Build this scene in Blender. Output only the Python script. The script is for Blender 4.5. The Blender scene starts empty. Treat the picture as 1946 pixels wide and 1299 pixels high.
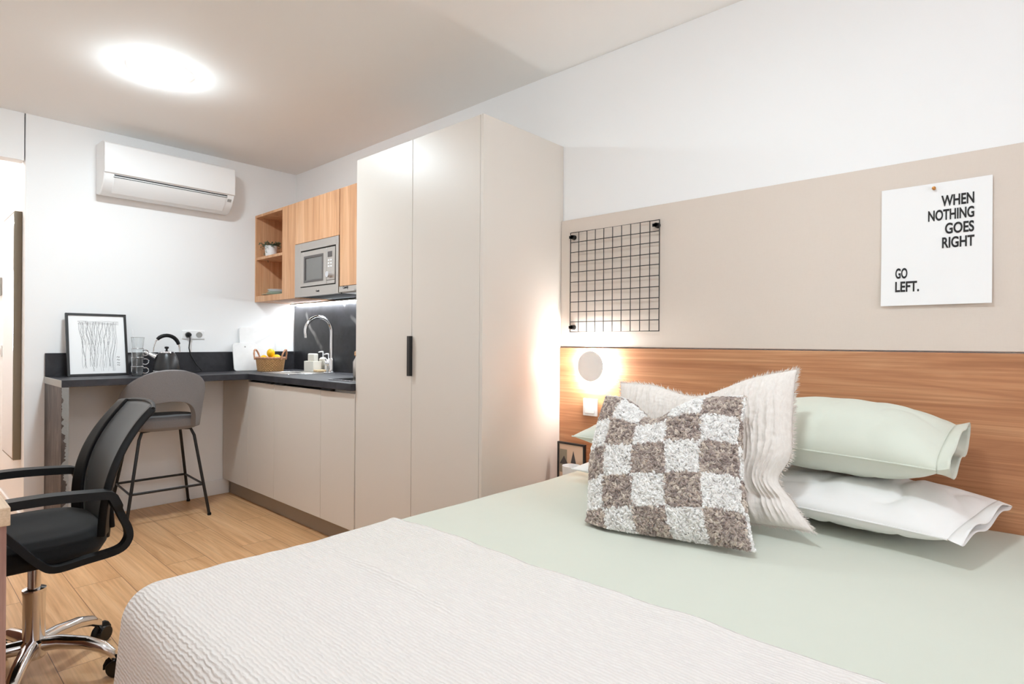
import bpy, bmesh, math, random
from mathutils import Vector, Matrix, noise
random.seed(7)
S = bpy.context.scene
COL = S.collection
PI = math.pi

# ------------------------------------------------------------------ camera
cam_d = bpy.data.cameras.new('camera')
cam_d.sensor_width = 36.0
cam_d.lens = 20.2477
cam_d.clip_start = 0.02
cam = bpy.data.objects.new('camera', cam_d)
COL.objects.link(cam)
_R = Vector((0.7389252, 0.6737586, 0.0062356))
_U = Vector((-0.0044375, -0.0043881, 0.9999805))
_F = Vector((-0.6737729, 0.7389385, 0.0002527))
cam.matrix_world = Matrix(((_R.x, _U.x, -_F.x, 4.54977), (_R.y, _U.y, -_F.y, -2.32031), (_R.z, _U.z, -_F.z, 1.15637), (0, 0, 0, 1)))
S.camera = cam

# ------------------------------------------------------------------ light levels and exposure
LAMP_MAIN = 215.0        # ceiling lamp near the kitchen
LAMP_BED = 118.0         # ceiling lamp above the bed
LAMP_HALL = 120.0        # ceiling lamp in the hall
SCONCE = 470.0          # ring behind the wall lamp's disc
LED = 58.0              # strip under the wall cabinets
W = bpy.data.worlds.new('world')
S.world = W
W.use_nodes = True
W.node_tree.nodes['Background'].inputs[0].default_value = (0.85, 0.91, 1.0, 1)
W.node_tree.nodes['Background'].inputs[1].default_value = 5.5  # raised as fill light coming through the added window
S.view_settings.view_transform = 'Standard'
S.view_settings.look = 'None'
S.view_settings.gamma = 1.0
S.view_settings.use_curve_mapping = False
S.view_settings.exposure = -0.03
S.cycles.use_denoising = True
S.cycles.max_bounces = 10
S.cycles.diffuse_bounces = 7
S.cycles.sample_clamp_indirect = 8.0
S.cycles.caustics_reflective = False
S.cycles.caustics_refractive = False


# ------------------------------------------------------------------ materials
def srgb(r, g, b):
    def c(x):
        x /= 255.0
        return x / 12.92 if x <= 0.04045 else ((x + 0.055) / 1.055) ** 2.4
    return (c(r), c(g), c(b), 1.0)


class NT:
    def __init__(self, name):
        self.m = bpy.data.materials.new(name)
        self.m.use_nodes = True
        self.t = self.m.node_tree
        self.b = self.t.nodes['Principled BSDF']

    def n(self, typ, **kw):
        nd = self.t.nodes.new(typ)
        for k, v in kw.items():
            if k.startswith('i_'):
                nd.inputs[k[2:].replace('_', ' ')].default_value = v
            else:
                setattr(nd, k, v)
        return nd

    def l(self, a, b):
        self.t.links.new(a, b)

    def set(self, **kw):
        for k, v in kw.items():
            self.b.inputs[k.replace('_', ' ')].default_value = v

    def coord(self, kind='Object', scale=(1, 1, 1), rot=(0, 0, 0)):
        c = self.n('ShaderNodeTexCoord')
        mp = self.n('ShaderNodeMapping')
        mp.inputs['Scale'].default_value = scale
        mp.inputs['Rotation'].default_value = rot
        self.l(c.outputs[kind], mp.inputs['Vector'])
        return mp.outputs['Vector']

    def noise(self, vec, scale=5, detail=3, rough=0.5, dist=0.0):
        nd = self.n('ShaderNodeTexNoise')
        nd.inputs['Scale'].default_value = scale
        nd.inputs['Detail'].default_value = detail
        nd.inputs['Roughness'].default_value = rough
        nd.inputs['Distortion'].default_value = dist
        self.l(vec, nd.inputs['Vector'])
        return nd.outputs['Fac']

    def ramp(self, fac, stops):
        r = self.n('ShaderNodeValToRGB')
        e = r.color_ramp.elements
        while len(e) < len(stops):
            e.new(0.5)
        for q, (p, c) in zip(e, stops):
            q.position = p
            q.color = c if len(c) == 4 else (*c, 1)
        self.l(fac, r.inputs['Fac'])
        return r.outputs['Color']

    def mix(self, fac, a, b, blend='MIX'):
        m = self.n('ShaderNodeMix', data_type='RGBA', blend_type=blend)
        for s, v in ((0, fac), (6, a), (7, b)):
            if hasattr(v, 'node'):
                self.l(v, m.inputs[s])
            else:
                m.inputs[s].default_value = v
        return m.outputs[2]

    def bump(self, h, strength=0.3, dist=0.002):
        b = self.n('ShaderNodeBump')
        b.inputs['Strength'].default_value = strength
        b.inputs['Distance'].default_value = dist
        self.l(h, b.inputs['Height'])
        self.l(b.outputs['Normal'], self.b.inputs['Normal'])

    def base(self, c):
        self.l(c, self.b.inputs['Base Color'])


def plain(name, col, rough=0.5, metal=0.0, bump=None, **kw):
    t = NT(name)
    t.set(Base_Color=col, Roughness=rough, Metallic=metal, **kw)
    if bump:
        t.bump(t.noise(t.coord(), bump[0], 3), bump[1], bump[2])
    return t.m


def emit(name, col, s):
    t = NT(name)
    t.set(Base_Color=(0.9, 0.9, 0.9, 1), Emission_Color=col, Emission_Strength=s)
    return t.m


def wood(name, cols, axis, rough=0.45, scale=1.0):
    """grain running along axis: long streaks and wavy bands, mixed from three browns"""
    t = NT(name)
    sc = {'x': (0.9, 14, 14), 'z': (14, 14, 0.9), 'y': (14, 0.9, 14)}[axis]
    v = t.coord('Object', tuple(s * scale for s in sc))
    big = t.noise(v, 1.0, 4, 0.6, 1.1)
    sc2 = tuple(s * (1.4 if s < 2 else 11) * scale for s in sc)
    fine = t.noise(t.coord('Object', sc2), 1.0, 3, 0.6, 0.3)
    c = t.ramp(big, [(0.28, cols[0]), (0.5, cols[1]), (0.72, cols[2])])
    c2 = t.mix(t.ramp(fine, [(0.36, (0, 0, 0, 1)), (0.60, (1, 1, 1, 1))]), t.mix(0.55, c, cols[0]), c)
    t.base(c2)
    t.set(Roughness=rough)
    t.bump(fine, 0.12, 0.001)
    return t.m


M = {}
M['wall'] = plain('white paint', srgb(243, 243, 243), 0.7, bump=(180, 0.05, 0.001))
M['ceil'] = plain('ceiling paint', srgb(240, 239, 237), 0.8)
M['greige'] = plain('greige lacquer', srgb(217, 209, 200), 0.38)
M['plinth'] = plain('plinth taupe', srgb(150, 138, 126), 0.4)
M['headwood'] = wood('walnut headboard', [srgb(160, 106, 70), srgb(192, 136, 96), srgb(214, 164, 122)], 'x')
M['cabwood'] = wood('walnut upright', [srgb(186, 134, 96), srgb(216, 164, 122), srgb(230, 184, 144)], 'z', 0.5)
M['cabwood_in'] = M['cabwood']
M['desktop'] = wood('oak desk', [srgb(190, 160, 130), srgb(214, 188, 158), srgb(226, 204, 178)], 'x', 0.5)
M['deskside'] = wood('rosy oak', [srgb(150, 112, 100), srgb(186, 148, 134), srgb(204, 172, 158)], 'z', 0.5)
M['black'] = plain('black metal', srgb(26, 25, 26), 0.4)
M['blackgloss'] = plain('black gloss', srgb(14, 14, 15), 0.12)
M['blackplastic'] = plain('black plastic', srgb(11, 11, 12), 0.5, Specular_IOR_Level=0.3)
M['chrome'] = plain('chrome', (0.82, 0.82, 0.84, 1), 0.12, 1.0)
M['steel'] = plain('brushed steel', srgb(196, 190, 184), 0.34, 0.75)
M['steelrim'] = plain('sink steel', srgb(205, 205, 208), 0.22, 0.9)
M['white'] = plain('white plastic', srgb(240, 240, 240), 0.35)
M['offwhite'] = plain('off white ceramic', srgb(236, 232, 222), 0.35)
t = NT('window pane glass')
tr = t.n('ShaderNodeBsdfTransparent')
gl_ = t.n('ShaderNodeBsdfGlossy')
gl_.inputs['Roughness'].default_value = 0.02
ms = t.n('ShaderNodeMixShader')
ms.inputs[0].default_value = 0.08
t.l(tr.outputs[0], ms.inputs[1]); t.l(gl_.outputs[0], ms.inputs[2])
t.l(ms.outputs[0], t.t.nodes['Material Output'].inputs['Surface'])
M['pane'] = t.m
M['paper'] = plain('white paper', srgb(244, 244, 244), 0.8)
M['ink'] = plain('black ink', srgb(34, 33, 34), 0.7)
M['greyink'] = plain('grey ink', srgb(120, 120, 120), 0.8)
M['dark'] = plain('dark gap', srgb(18, 17, 17), 0.7)
M['greyglass'] = plain('grey oven glass', srgb(118, 116, 113), 0.12)
M['greyframe'] = plain('grey oven frame', srgb(84, 78, 76), 0.3)
M['grey'] = plain('mid grey', srgb(160, 158, 154), 0.4)
M['mirrorframe'] = plain('olive brown frame', srgb(120, 106, 84), 0.4)
M['mirror'] = plain('mirror glass', (0.9, 0.9, 0.9, 1), 0.03, 1.0)
M['brass'] = plain('brass', srgb(196, 140, 80), 0.35, 0.8)
M['cork'] = plain('cork', srgb(206, 160, 118), 0.8, bump=(200, 0.4, 0.002))
M['tanwood'] = plain('pale wood', srgb(222, 190, 150), 0.6)
M['lemon'] = plain('lemon peel', srgb(250, 200, 30), 0.4, bump=(260, 0.35, 0.0015))
M['leaf'] = plain('leaf green', srgb(92, 116, 92), 0.5)
M['soil'] = plain('soil', srgb(50, 40, 32), 0.9)
M['sageplate'] = plain('sage ceramic', srgb(200, 212, 196), 0.3)
M['lampwhite'] = plain('lamp body white', srgb(244, 241, 238), 0.5)

# glass
t = NT('clear glass')
t.set(Base_Color=(0.96, 0.97, 0.97, 1), Roughness=0.02, Transmission_Weight=1.0, IOR=1.45)
M['glass'] = t.m

# panel fabric
t = NT('linen panel')
v = t.coord('Object', (240, 240, 240))
wv = t.noise(t.coord('Object', (900, 60, 60)), 1, 2)
wh = t.noise(t.coord('Object', (60, 60, 900)), 1, 2)
add = t.n('ShaderNodeMath', operation='ADD')
t.l(wv, add.inputs[0]); t.l(wh, add.inputs[1])
t.base(t.mix(add.outputs[0], srgb(214, 201, 189), srgb(220, 208, 197)))
t.set(Roughness=0.85)
t.bump(add.outputs[0], 0.15, 0.001)
M['linen'] = t.m

# floor planks
t = NT('oak floor planks')
vec = t.coord('Object')
br = t.n('ShaderNodeTexBrick')
br.offset = 0.37
br.inputs['Scale'].default_value = 1.0
br.inputs['Brick Width'].default_value = 1.25
br.inputs['Row Height'].default_value = 0.19
br.inputs['Mortar Size'].default_value = 0.0012
br.inputs['Mortar Smooth'].default_value = 0.0
br.inputs['Bias'].default_value = 0.0
br.inputs['Color1'].default_value = (0.2, 0.2, 0.2, 1)
br.inputs['Color2'].default_value = (0.8, 0.8, 0.8, 1)
br.inputs['Mortar'].default_value = (0.5, 0.5, 0.5, 1)
t.l(vec, br.inputs['Vector'])
shift = t.n('ShaderNodeVectorMath', operation='MULTIPLY_ADD')
t.l(br.outputs['Color'], shift.inputs[0])
shift.inputs[1].default_value = (7, 3, 0)
t.l(t.coord('Object', (0.8, 11, 1)), shift.inputs[2])
g1 = t.noise(shift.outputs[0], 1.3, 5, 0.6, 1.3)
sh2 = t.n('ShaderNodeVectorMath', operation='MULTIPLY_ADD')
t.l(br.outputs['Color'], sh2.inputs[0])
sh2.inputs[1].default_value = (9, 5, 0)
t.l(t.coord('Object', (2.0, 90, 1)), sh2.inputs[2])
g2 = t.noise(sh2.outputs[0], 1.0, 3, 0.6)
c = t.ramp(g1, [(0.25, srgb(196, 144, 98)), (0.5, srgb(222, 174, 126)), (0.75, srgb(236, 194, 150))])
c = t.mix(t.ramp(g2, [(0.35, (0, 0, 0, 1)), (0.6, (1, 1, 1, 1))]), t.mix(0.28, c, srgb(150, 104, 68)), c)
c = t.mix(br.outputs['Color'], t.mix(0.12, c, srgb(150, 106, 70)), c)
c = t.mix(br.outputs['Fac'], c, srgb(120, 84, 56))
t.base(c)
t.set(Roughness=0.42)
t.bump(g2, 0.1, 0.001)
M['floor'] = t.m


# dark marble with thin white veins
def marble(name, base, cloud, vein, sc=1.6):
    t = NT(name)
    vec = t.coord('Object')
    cl = t.noise(vec, 5 * sc, 6, 0.65, 0.8)
    c = t.ramp(cl, [(0.3, base), (0.75, cloud)])
    wv = t.n('ShaderNodeTexWave', wave_type='BANDS', bands_direction='X', wave_profile='SIN')
    wv.inputs['Scale'].default_value = 0.42 * sc
    wv.inputs['Distortion'].default_value = 3.2
    wv.inputs['Detail'].default_value = 4.0
    wv.inputs['Detail Scale'].default_value = 1.1
    wv.inputs['Detail Roughness'].default_value = 0.6
    t.l(t.coord('Object', (1, 1, 1), (0.35, 0.62, 0.5)), wv.inputs['Vector'])
    vm = t.ramp(wv.outputs['Fac'], [(0.984, (0, 0, 0, 1)), (1.0, (0.75, 0.75, 0.75, 1))])
    gate = t.ramp(t.noise(vec, 3.0, 3), [(0.40, (0, 0, 0, 1)), (0.62, (1, 1, 1, 1))])
    mm = t.mix(1.0, vm, gate, 'MULTIPLY')
    t.base(t.mix(mm, c, vein))
    t.set(Roughness=0.42, Specular_IOR_Level=0.4)
    return t.m


M['marble'] = marble('dark marble', srgb(27, 26, 29), srgb(54, 53, 57), srgb(200, 198, 196))
M['whitemarble'] = marble('white marble', srgb(240, 239, 238), srgb(232, 231, 230), srgb(205, 203, 202), 3)
t = NT('worktop stone')
cl = t.noise(t.coord(), 9, 6, 0.65, 0.8)
t.base(t.ramp(cl, [(0.3, srgb(36, 35, 39)), (0.75, srgb(60, 59, 64))]))
t.set(Roughness=0.5, Specular_IOR_Level=0.35)
M['worktop'] = t.m
t = NT('rusted stone')
cl = t.noise(t.coord('Object', (9, 9, 2.2)), 1.0, 6, 0.7, 1.2)
t.base(t.ramp(cl, [(0.3, srgb(36, 32, 32)), (0.5, srgb(66, 56, 52)), (0.72, srgb(112, 102, 96))]))
t.set(Roughness=0.55)
M['rust'] = t.m
M['ruststrip'] = plain('chipped pale edge', srgb(138, 138, 136), 0.7, bump=(60, 0.8, 0.004))
M['edge'] = plain('pale stone edge', srgb(160, 160, 156), 0.5)


def cloth(name, col, col2, scale, strength=0.35, dist=0.002, rough=0.9, vecs=(1, 1, 1), kind='Object', sheen=0.2):
    t = NT(name)
    f = t.noise(t.coord(kind, vecs), scale, 3, 0.6)
    t.base(t.mix(f, col, col2))
    t.set(Roughness=rough, Sheen_Weight=sheen)
    t.bump(f, strength, dist)
    return t.m


M['sage'] = cloth('sage cotton', srgb(205, 208, 195), srgb(209, 212, 199), 8, 0.12, 0.004)
M['sagedark'] = cloth('sage pillow cotton', srgb(213, 217, 204), srgb(217, 221, 208), 10, 0.2, 0.004)
M['whitecotton'] = cloth('white cotton', srgb(238, 236, 234), srgb(242, 241, 239), 10, 0.2, 0.004)
M['stoolgrey'] = cloth('grey wool felt', srgb(112, 108, 108), srgb(134, 130, 130), 220, 0.4, 0.002)
M['seatblack'] = cloth('black seat fabric', srgb(9, 9, 10), srgb(14, 14, 15), 300, 0.4, 0.001, sheen=0.05)
M['mesh'] = cloth('black mesh weave', srgb(20, 21, 21), srgb(40, 41, 40), 420, 0.4, 0.001, 0.6)
M['basket'] = cloth('seagrass', srgb(150, 104, 60), srgb(206, 160, 104), 90, 0.5, 0.003, 0.8)
M['strawhandle'] = cloth('twisted seagrass', srgb(160, 108, 76), srgb(206, 154, 120), 120, 0.5, 0.003, 0.8)

# blanket: fine ripples running across the bed
t = NT('ivory ripple weave')
wv_ = t.n('ShaderNodeTexWave', wave_type='BANDS', bands_direction='Y', wave_profile='SIN')
wv_.inputs['Scale'].default_value = 40.0
wv_.inputs['Distortion'].default_value = 4.0
wv_.inputs['Detail'].default_value = 3.0
wv_.inputs['Detail Scale'].default_value = 1.3
t.l(t.coord('UV', (1, 1, 1)), wv_.inputs['Vector'])
v = t.coord('UV', (30, 150, 1))
f0 = t.noise(v, 1.0, 2, 0.5, 0.6)
am_ = t.n('ShaderNodeMath', operation='MULTIPLY')
t.l(wv_.outputs['Fac'], am_.inputs[0]); t.l(f0, am_.inputs[1])
f1 = am_.outputs[0]
f2 = t.noise(t.coord('UV', (2.5, 9, 1)), 1.0, 2)
ad = t.n('ShaderNodeMath', operation='MULTIPLY_ADD')
t.l(f2, ad.inputs[0]); ad.inputs[1].default_value = 0.5; t.l(f1, ad.inputs[2])
t.base(t.mix(f1, srgb(226, 219, 214), srgb(240, 235, 231)))
t.set(Roughness=0.9, Sheen_Weight=0.2)
t.bump(ad.outputs[0], 0.62, 0.006)
M['blanket'] = t.m

# muslin: crinkled ivory
t = NT('ivory crinkle muslin')
f = t.noise(t.coord('UV', (70, 26, 1)), 1.0, 4, 0.65, 0.4)
t.base(t.mix(f, srgb(214, 204, 196), srgb(244, 238, 232)))
t.set(Roughness=0.95, Sheen_Weight=0.2)
t.bump(f, 0.5, 0.003)
M['muslin'] = t.m

# boucle checks: taupe and white
t = NT('boucle checks')
uv = t.coord('UV', (1, 1, 1))
nw = t.n('ShaderNodeTexNoise'); nw.inputs['Scale'].default_value = 40
t.l(uv, nw.inputs['Vector'])
mx = t.n('ShaderNodeVectorMath', operation='MULTIPLY_ADD')
t.l(nw.outputs['Color'], mx.inputs[0]); mx.inputs[1].default_value = (0.02, 0.02, 0); t.l(uv, mx.inputs[2])
ck = t.n('ShaderNodeTexChecker'); ck.inputs['Scale'].default_value = 5.0
t.l(mx.outputs[0], ck.inputs['Vector'])
vo = t.n('ShaderNodeTexVoronoi'); vo.inputs['Scale'].default_value = 62
t.l(uv, vo.inputs['Vector'])
rc = t.n('ShaderNodeSeparateColor'); t.l(vo.outputs['Color'], rc.inputs[0])
br_ = t.ramp(rc.outputs[0], [(0.0, srgb(142, 126, 120)), (0.5, srgb(180, 164, 155)), (1.0, srgb(216, 202, 188))])
wt_ = t.ramp(rc.outputs[0], [(0.0, srgb(226, 222, 219)), (1.0, srgb(248, 246, 243))])
t.base(t.mix(ck.outputs['Fac'], br_, wt_))
t.set(Roughness=0.95, Sheen_Weight=0.3)
inv = t.n('ShaderNodeMath', operation='SUBTRACT'); inv.inputs[0].default_value = 1.0
t.l(vo.outputs['Distance'], inv.inputs[1])
t.bump(inv.outputs[0], 0.9, 0.006)
M['boucle'] = t.m

M['lampglow'] = emit('ceiling lamp glow', (0.80, 0.93, 1.0, 1), LAMP_MAIN)
M['bedglow'] = emit('bed lamp glow', (0.80, 0.93, 1.0, 1), LAMP_BED)
M['hallglow'] = emit('hall lamp glow', (1.0, 0.92, 0.86, 1), LAMP_HALL)
M['sconceglow'] = emit('wall lamp glow', (1.0, 0.97, 0.95, 1), SCONCE)
M['rimglow'] = emit('opal lamp rim', (0.9, 0.96, 1.0, 1), 5.0)
M['ledglow'] = emit('strip light glow', (0.9, 0.96, 1.0, 1), LED)


# ------------------------------------------------------------------ mesh building
class MB:
    def __init__(self):
        self.v = []
        self.f = []
        self.uv = {}

    def add(self, vs, fs):
        o = len(self.v)
        self.v += [Vector(p) for p in vs]
        self.f += [tuple(i + o for i in q) for q in fs]
        return o

    def box(self, x0, x1, y0, y1, z0, z1):
        self.add([(x0, y0, z0), (x1, y0, z0), (x1, y1, z0), (x0, y1, z0), (x0, y0, z1), (x1, y0, z1), (x1, y1, z1), (x0, y1, z1)],
                 [(3, 2, 1, 0), (4, 5, 6, 7), (0, 1, 5, 4), (1, 2, 6, 5), (2, 3, 7, 6), (3, 0, 4, 7)])
        return self

    def tube(self, pts, r, n=10, closed=False, cap=True, flat=1.0):
        pts = [Vector(p) for p in pts]
        k = len(pts)
        rs = r if isinstance(r, (list, tuple)) else [r] * k
        rings = []
        up = None
        for i, p in enumerate(pts):
            a = pts[(i - 1) % k] if (closed or i > 0) else p
            b = pts[(i + 1) % k] if (closed or i < k - 1) else p
            d = (b - a).normalized()
            if up is None:
                up = Vector((0, 0, 1)) if abs(d.z) < 0.9 else Vector((1, 0, 0))
            up = (up - d * up.dot(d))
            if up.length < 1e-6:
                up = d.orthogonal()
            up.normalize()
            s = d.cross(up)
            rings.append([p + (s * math.cos(2 * PI * j / n) + up * math.sin(2 * PI * j / n) * flat) * rs[i] for j in range(n)])
        o = len(self.v)
        for q in rings:
            self.v += q
        m = k if closed else k - 1
        for i in range(m):
            for j in range(n):
                a = o + i * n + j
                b = o + i * n + (j + 1) % n
                c = o + ((i + 1) % k) * n + (j + 1) % n
                d = o + ((i + 1) % k) * n + j
                self.f.append((a, d, c, b))
        if cap and not closed:
            self.f.append(tuple(o + j for j in range(n)))
            self.f.append(tuple(o + (k - 1) * n + n - 1 - j for j in range(n)))
        return self

    def cyl(self, p0, p1, r0, r1=None, n=24):
        return self.tube([p0, p1], [r0, r0 if r1 is None else r1], n)

    def lathe(self, prof, c=(0, 0, 0), n=32, sx=1.0, sy=1.0, cap0=False, cap1=False):
        o = len(self.v)
        k = len(prof)
        for r, z in prof:
            for j in range(n):
                a = 2 * PI * j / n
                self.v.append(Vector((c[0] + r * sx * math.cos(a), c[1] + r * sy * math.sin(a), c[2] + z)))
        for i in range(k - 1):
            for j in range(n):
                self.f.append((o + i * n + j, o + i * n + (j + 1) % n, o + (i + 1) * n + (j + 1) % n, o + (i + 1) * n + j))
        if cap0:
            self.f.append(tuple(o + n - 1 - j for j in range(n)))
        if cap1:
            self.f.append(tuple(o + (k - 1) * n + j for j in range(n)))
        return self

    def prism(self, poly, axis, a0, a1):
        """closed polygon in the two other axes, pulled along axis"""
        def P(u, w, a):
            return {'x': (a, u, w), 'y': (u, a, w), 'z': (u, w, a)}[axis]
        n = len(poly)
        o = self.add([P(u, w, a0) for u, w in poly] + [P(u, w, a1) for u, w in poly], [])
        self.f.append(tuple(o + i for i in range(n)))
        self.f.append(tuple(o + 2 * n - 1 - i for i in range(n)))
        for i in range(n):
            j = (i + 1) % n
            self.f.append((o + i, o + n + i, o + n + j, o + j))
        return self

    def grid(self, nu, nv, fn, uvfn=None, flip=False, closed_u=False):
        o = len(self.v)
        for j in range(nv + 1):
            for i in range(nu + (0 if closed_u else 1)):
                u, w = i / nu, j / nv
                self.v.append(Vector(fn(u, w)))
                if uvfn:
                    self.uv[len(self.v) - 1] = uvfn(u, w)
        st = nu if closed_u else nu + 1
        for j in range(nv):
            for i in range(nu):
                i2 = (i + 1) % st
                q = (o + j * st + i, o + j * st + i2, o + (j + 1) * st + i2, o + (j + 1) * st + i)
                self.f.append(q[::-1] if flip else q)
        return self

    def build(self, name, mat, parent=None, bevel=0.0, smooth=True, local=False, merge=0.0, solid=0.0, origin=None, angle=35, sub=0, recalc=True):
        off = Vector((0, 0, 0))
        loc = Vector((0, 0, 0))
        if parent is not None:
            if not local:
                q = parent
                while q is not None:
                    off += q.location
                    q = q.parent
        elif not local:
            if origin is None:
                lo = Vector([min(p[i] for p in self.v) for i in range(3)])
                hi = Vector([max(p[i] for p in self.v) for i in range(3)])
                origin = ((lo.x + hi.x) / 2, (lo.y + hi.y) / 2, lo.z)
            off = Vector(origin)
            loc = off
        me = bpy.data.meshes.new(name)
        me.from_pydata([p - off for p in self.v], [], self.f)
        if self.uv:
            ul = me.uv_layers.new(name='UVMap')
            for lp in me.loops:
                ul.data[lp.index].uv = self.uv.get(lp.vertex_index, (0, 0))
        bm = bmesh.new()
        bm.from_mesh(me)
        if merge:
            bmesh.ops.remove_doubles(bm, verts=bm.verts, dist=merge)
        if recalc:
            bmesh.ops.recalc_face_normals(bm, faces=bm.faces)
        bm.to_mesh(me)
        bm.free()
        me.materials.append(mat)
        if smooth:
            me.polygons.foreach_set('use_smooth', [True] * len(me.polygons))
            me.set_sharp_from_angle(angle=math.radians(angle))
        o = bpy.data.objects.new(name, me)
        COL.objects.link(o)
        o.location = loc
        if parent is not None:
            o.parent = parent
        if solid:
            md = o.modifiers.new('thick', 'SOLIDIFY')
            md.thickness = solid
            md.offset = 0
        if sub:
            md = o.modifiers.new('sub', 'SUBSURF')
            md.levels = md.render_levels = sub
        if bevel:
            md = o.modifiers.new('bev', 'BEVEL')
            md.width = bevel
            md.segments = 2
            md.limit_method = 'ANGLE'
            md.angle_limit = math.radians(40)
        return o


def bx(name, mat, parent, *b, bevel=0.0015, local=False, **kw):
    return MB().box(*b).build(name, mat, parent, bevel=bevel, local=local, **kw)


def tag(o, label, cat, group=None):
    o['label'] = label
    o['category'] = cat
    if group:
        o['group'] = group
    return o


def thing(name, label, cat, loc=(0, 0, 0), rz=0.0, group=None):
    o = bpy.data.objects.new(name, None)
    o.empty_display_size = 0.05
    COL.objects.link(o)
    o.location = loc
    o.rotation_euler = (0, 0, rz)
    return tag(o, label, cat, group)


def struct(o):
    o['kind'] = 'structure'
    return o


def copy_tree(src, loc=None, rz=None, label=None):
    c = src.copy()
    COL.objects.link(c)
    for ch in list(src.children):
        d = ch.copy()
        COL.objects.link(d)
        d.parent = c
        for g in list(ch.children):
            e = g.copy()
            COL.objects.link(e)
            e.parent = d
    if loc is not None:
        c.location = loc
    if rz is not None:
        c.rotation_euler = (0, 0, rz)
    if label:
        c['label'] = label
    return c


def text_mesh(body, width, cap_h, align_right=False, depth=0.0006, bold=0.018):
    """letters as a flat mesh in x,z, left bottom (or right bottom) corner at the origin"""
    cu = bpy.data.curves.new('lettering', 'FONT')
    cu.body = body
    cu.size = 1.0
    cu.offset = bold
    cu.extrude = 0.01
    ob = bpy.data.objects.new('lettering', cu)
    COL.objects.link(ob)
    bpy.context.view_layer.update()
    dg = bpy.context.evaluated_depsgraph_get()
    me = bpy.data.meshes.new_from_object(ob.evaluated_get(dg))
    vs = [v.co.copy() for v in me.vertices]
    fs = [tuple(q.vertices) for q in me.polygons]
    bpy.data.objects.remove(ob)
    x0, x1 = min(v.x for v in vs), max(v.x for v in vs)
    y0, y1 = min(v.y for v in vs), max(v.y for v in vs)
    if cap_h is None:
        cap_h = width * (y1 - y0) / (x1 - x0)
    sx, sy = width / (x1 - x0), cap_h / (y1 - y0)
    out = []
    for v in vs:
        x = (v.x - x0) * sx - (width if align_right else 0)
        out.append(Vector((x, -v.z / 0.01 * depth, (v.y - y0) * sy)))
    return out, fs


# ------------------------------------------------------------------ room shell
CEIL = 2.53
YL = -2.75
XR = 6.3
struct(bx('floor', M['floor'], None, -1.95, XR + .1, YL - .1, 0.1, -0.08, 0, bevel=0, origin=(0, 0, 0)))
struct(bx('ceiling', M['ceil'], None, -1.95, XR + .1, YL - .1, 0.1, CEIL, CEIL + .08, bevel=0))
struct(bx('wall_right', M['wall'], None, 0, XR + .1, 0, 0.1, 0, CEIL, bevel=0))
struct(bx('wall_left', M['wall'], None, -1.95, XR + .1, YL - .1, YL, 0, CEIL, bevel=0))
struct(bx('wall_back', M['wall'], None, -1.85, 0, -1.73, 0.1, 0, CEIL, bevel=0.002))
struct(bx('wall_hall', M['wall'], None, -1.95, -1.85, YL, 0.1, 0, CEIL, bevel=0))
# bulkhead above the hall opening, a hair proud with a shadow gap
struct(bx('trim_1', M['wall'], None, -0.10, -0.004, YL, -1.736, 2.241, CEIL, bevel=0.002))
# end wall, with an unseen window added to let in fill daylight
wm = MB()
wm.box(XR, XR + .1, YL, -2.2, 0, CEIL)
wm.box(XR, XR + .1, -0.6, 0, 0, CEIL)
wm.box(XR, XR + .1, -2.2, -0.6, 0, 0.95)
wm.box(XR, XR + .1, -2.2, -0.6, 2.2, CEIL)
struct(wm.build('wall_front', M['wall'], None))
win = MB()
for z0, z1 in ((0.95, 1.0), (2.15, 2.2)):
    win.box(XR + .03, XR + .08, -2.2, -0.6, z0, z1)
for y in (-2.2, -1.425, -0.65):
    win.box(XR + .03, XR + .08, y, y + .05, 1.0, 2.15)
wo = struct(win.build('added_window_1', M['white'], None, bevel=0.002))
bx('pane', M['pane'], wo, XR + .05, XR + .056, -2.15, -0.65, 1.0, 2.15, bevel=0)
# baseboards
struct(bx('baseboard_back', M['wall'], None, 0, 0.012, -1.60, -0.53, 0, 0.11, bevel=0.002))
struct(bx('baseboard_left', M['wall'], None, 0.2, XR, YL, YL + .012, 0, 0.08, bevel=0.002))
struct(bx('baseboard_hall', M['wall'], None, -1.85, 0.0, -1.742, -1.73, 0, 0.08, bevel=0.002))

# ------------------------------------------------------------------ ceiling lamps
def ceiling_lamp(x, y, glow, label, z=CEIL, group='round ceiling lamps'):
    r = thing('ceiling_lamp', label, 'ceiling lamp', (x, y, z))
    MB().lathe([(0.122, -0.0005), (0.124, -0.003), (0.124, -0.026), (0.117, -0.030)], n=48).build('rim', M['rimglow'], r, local=True)
    MB().lathe([(0.116, -0.028), (0.112, -0.038), (0.095, -0.046), (0.0005, -0.052)], n=32).build('diffuser', glow, r, local=True)
    return r


ceiling_lamp(1.232, -1.361, M['lampglow'], 'round white ceiling lamp glowing on the ceiling in front of the kitchen')
ceiling_lamp(3.9, -1.361, M['bedglow'], 'round white ceiling lamp above the bed')
ceiling_lamp(-0.9, -2.25, M['hallglow'], 'round white ceiling lamp in the hall behind the doorway')

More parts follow.
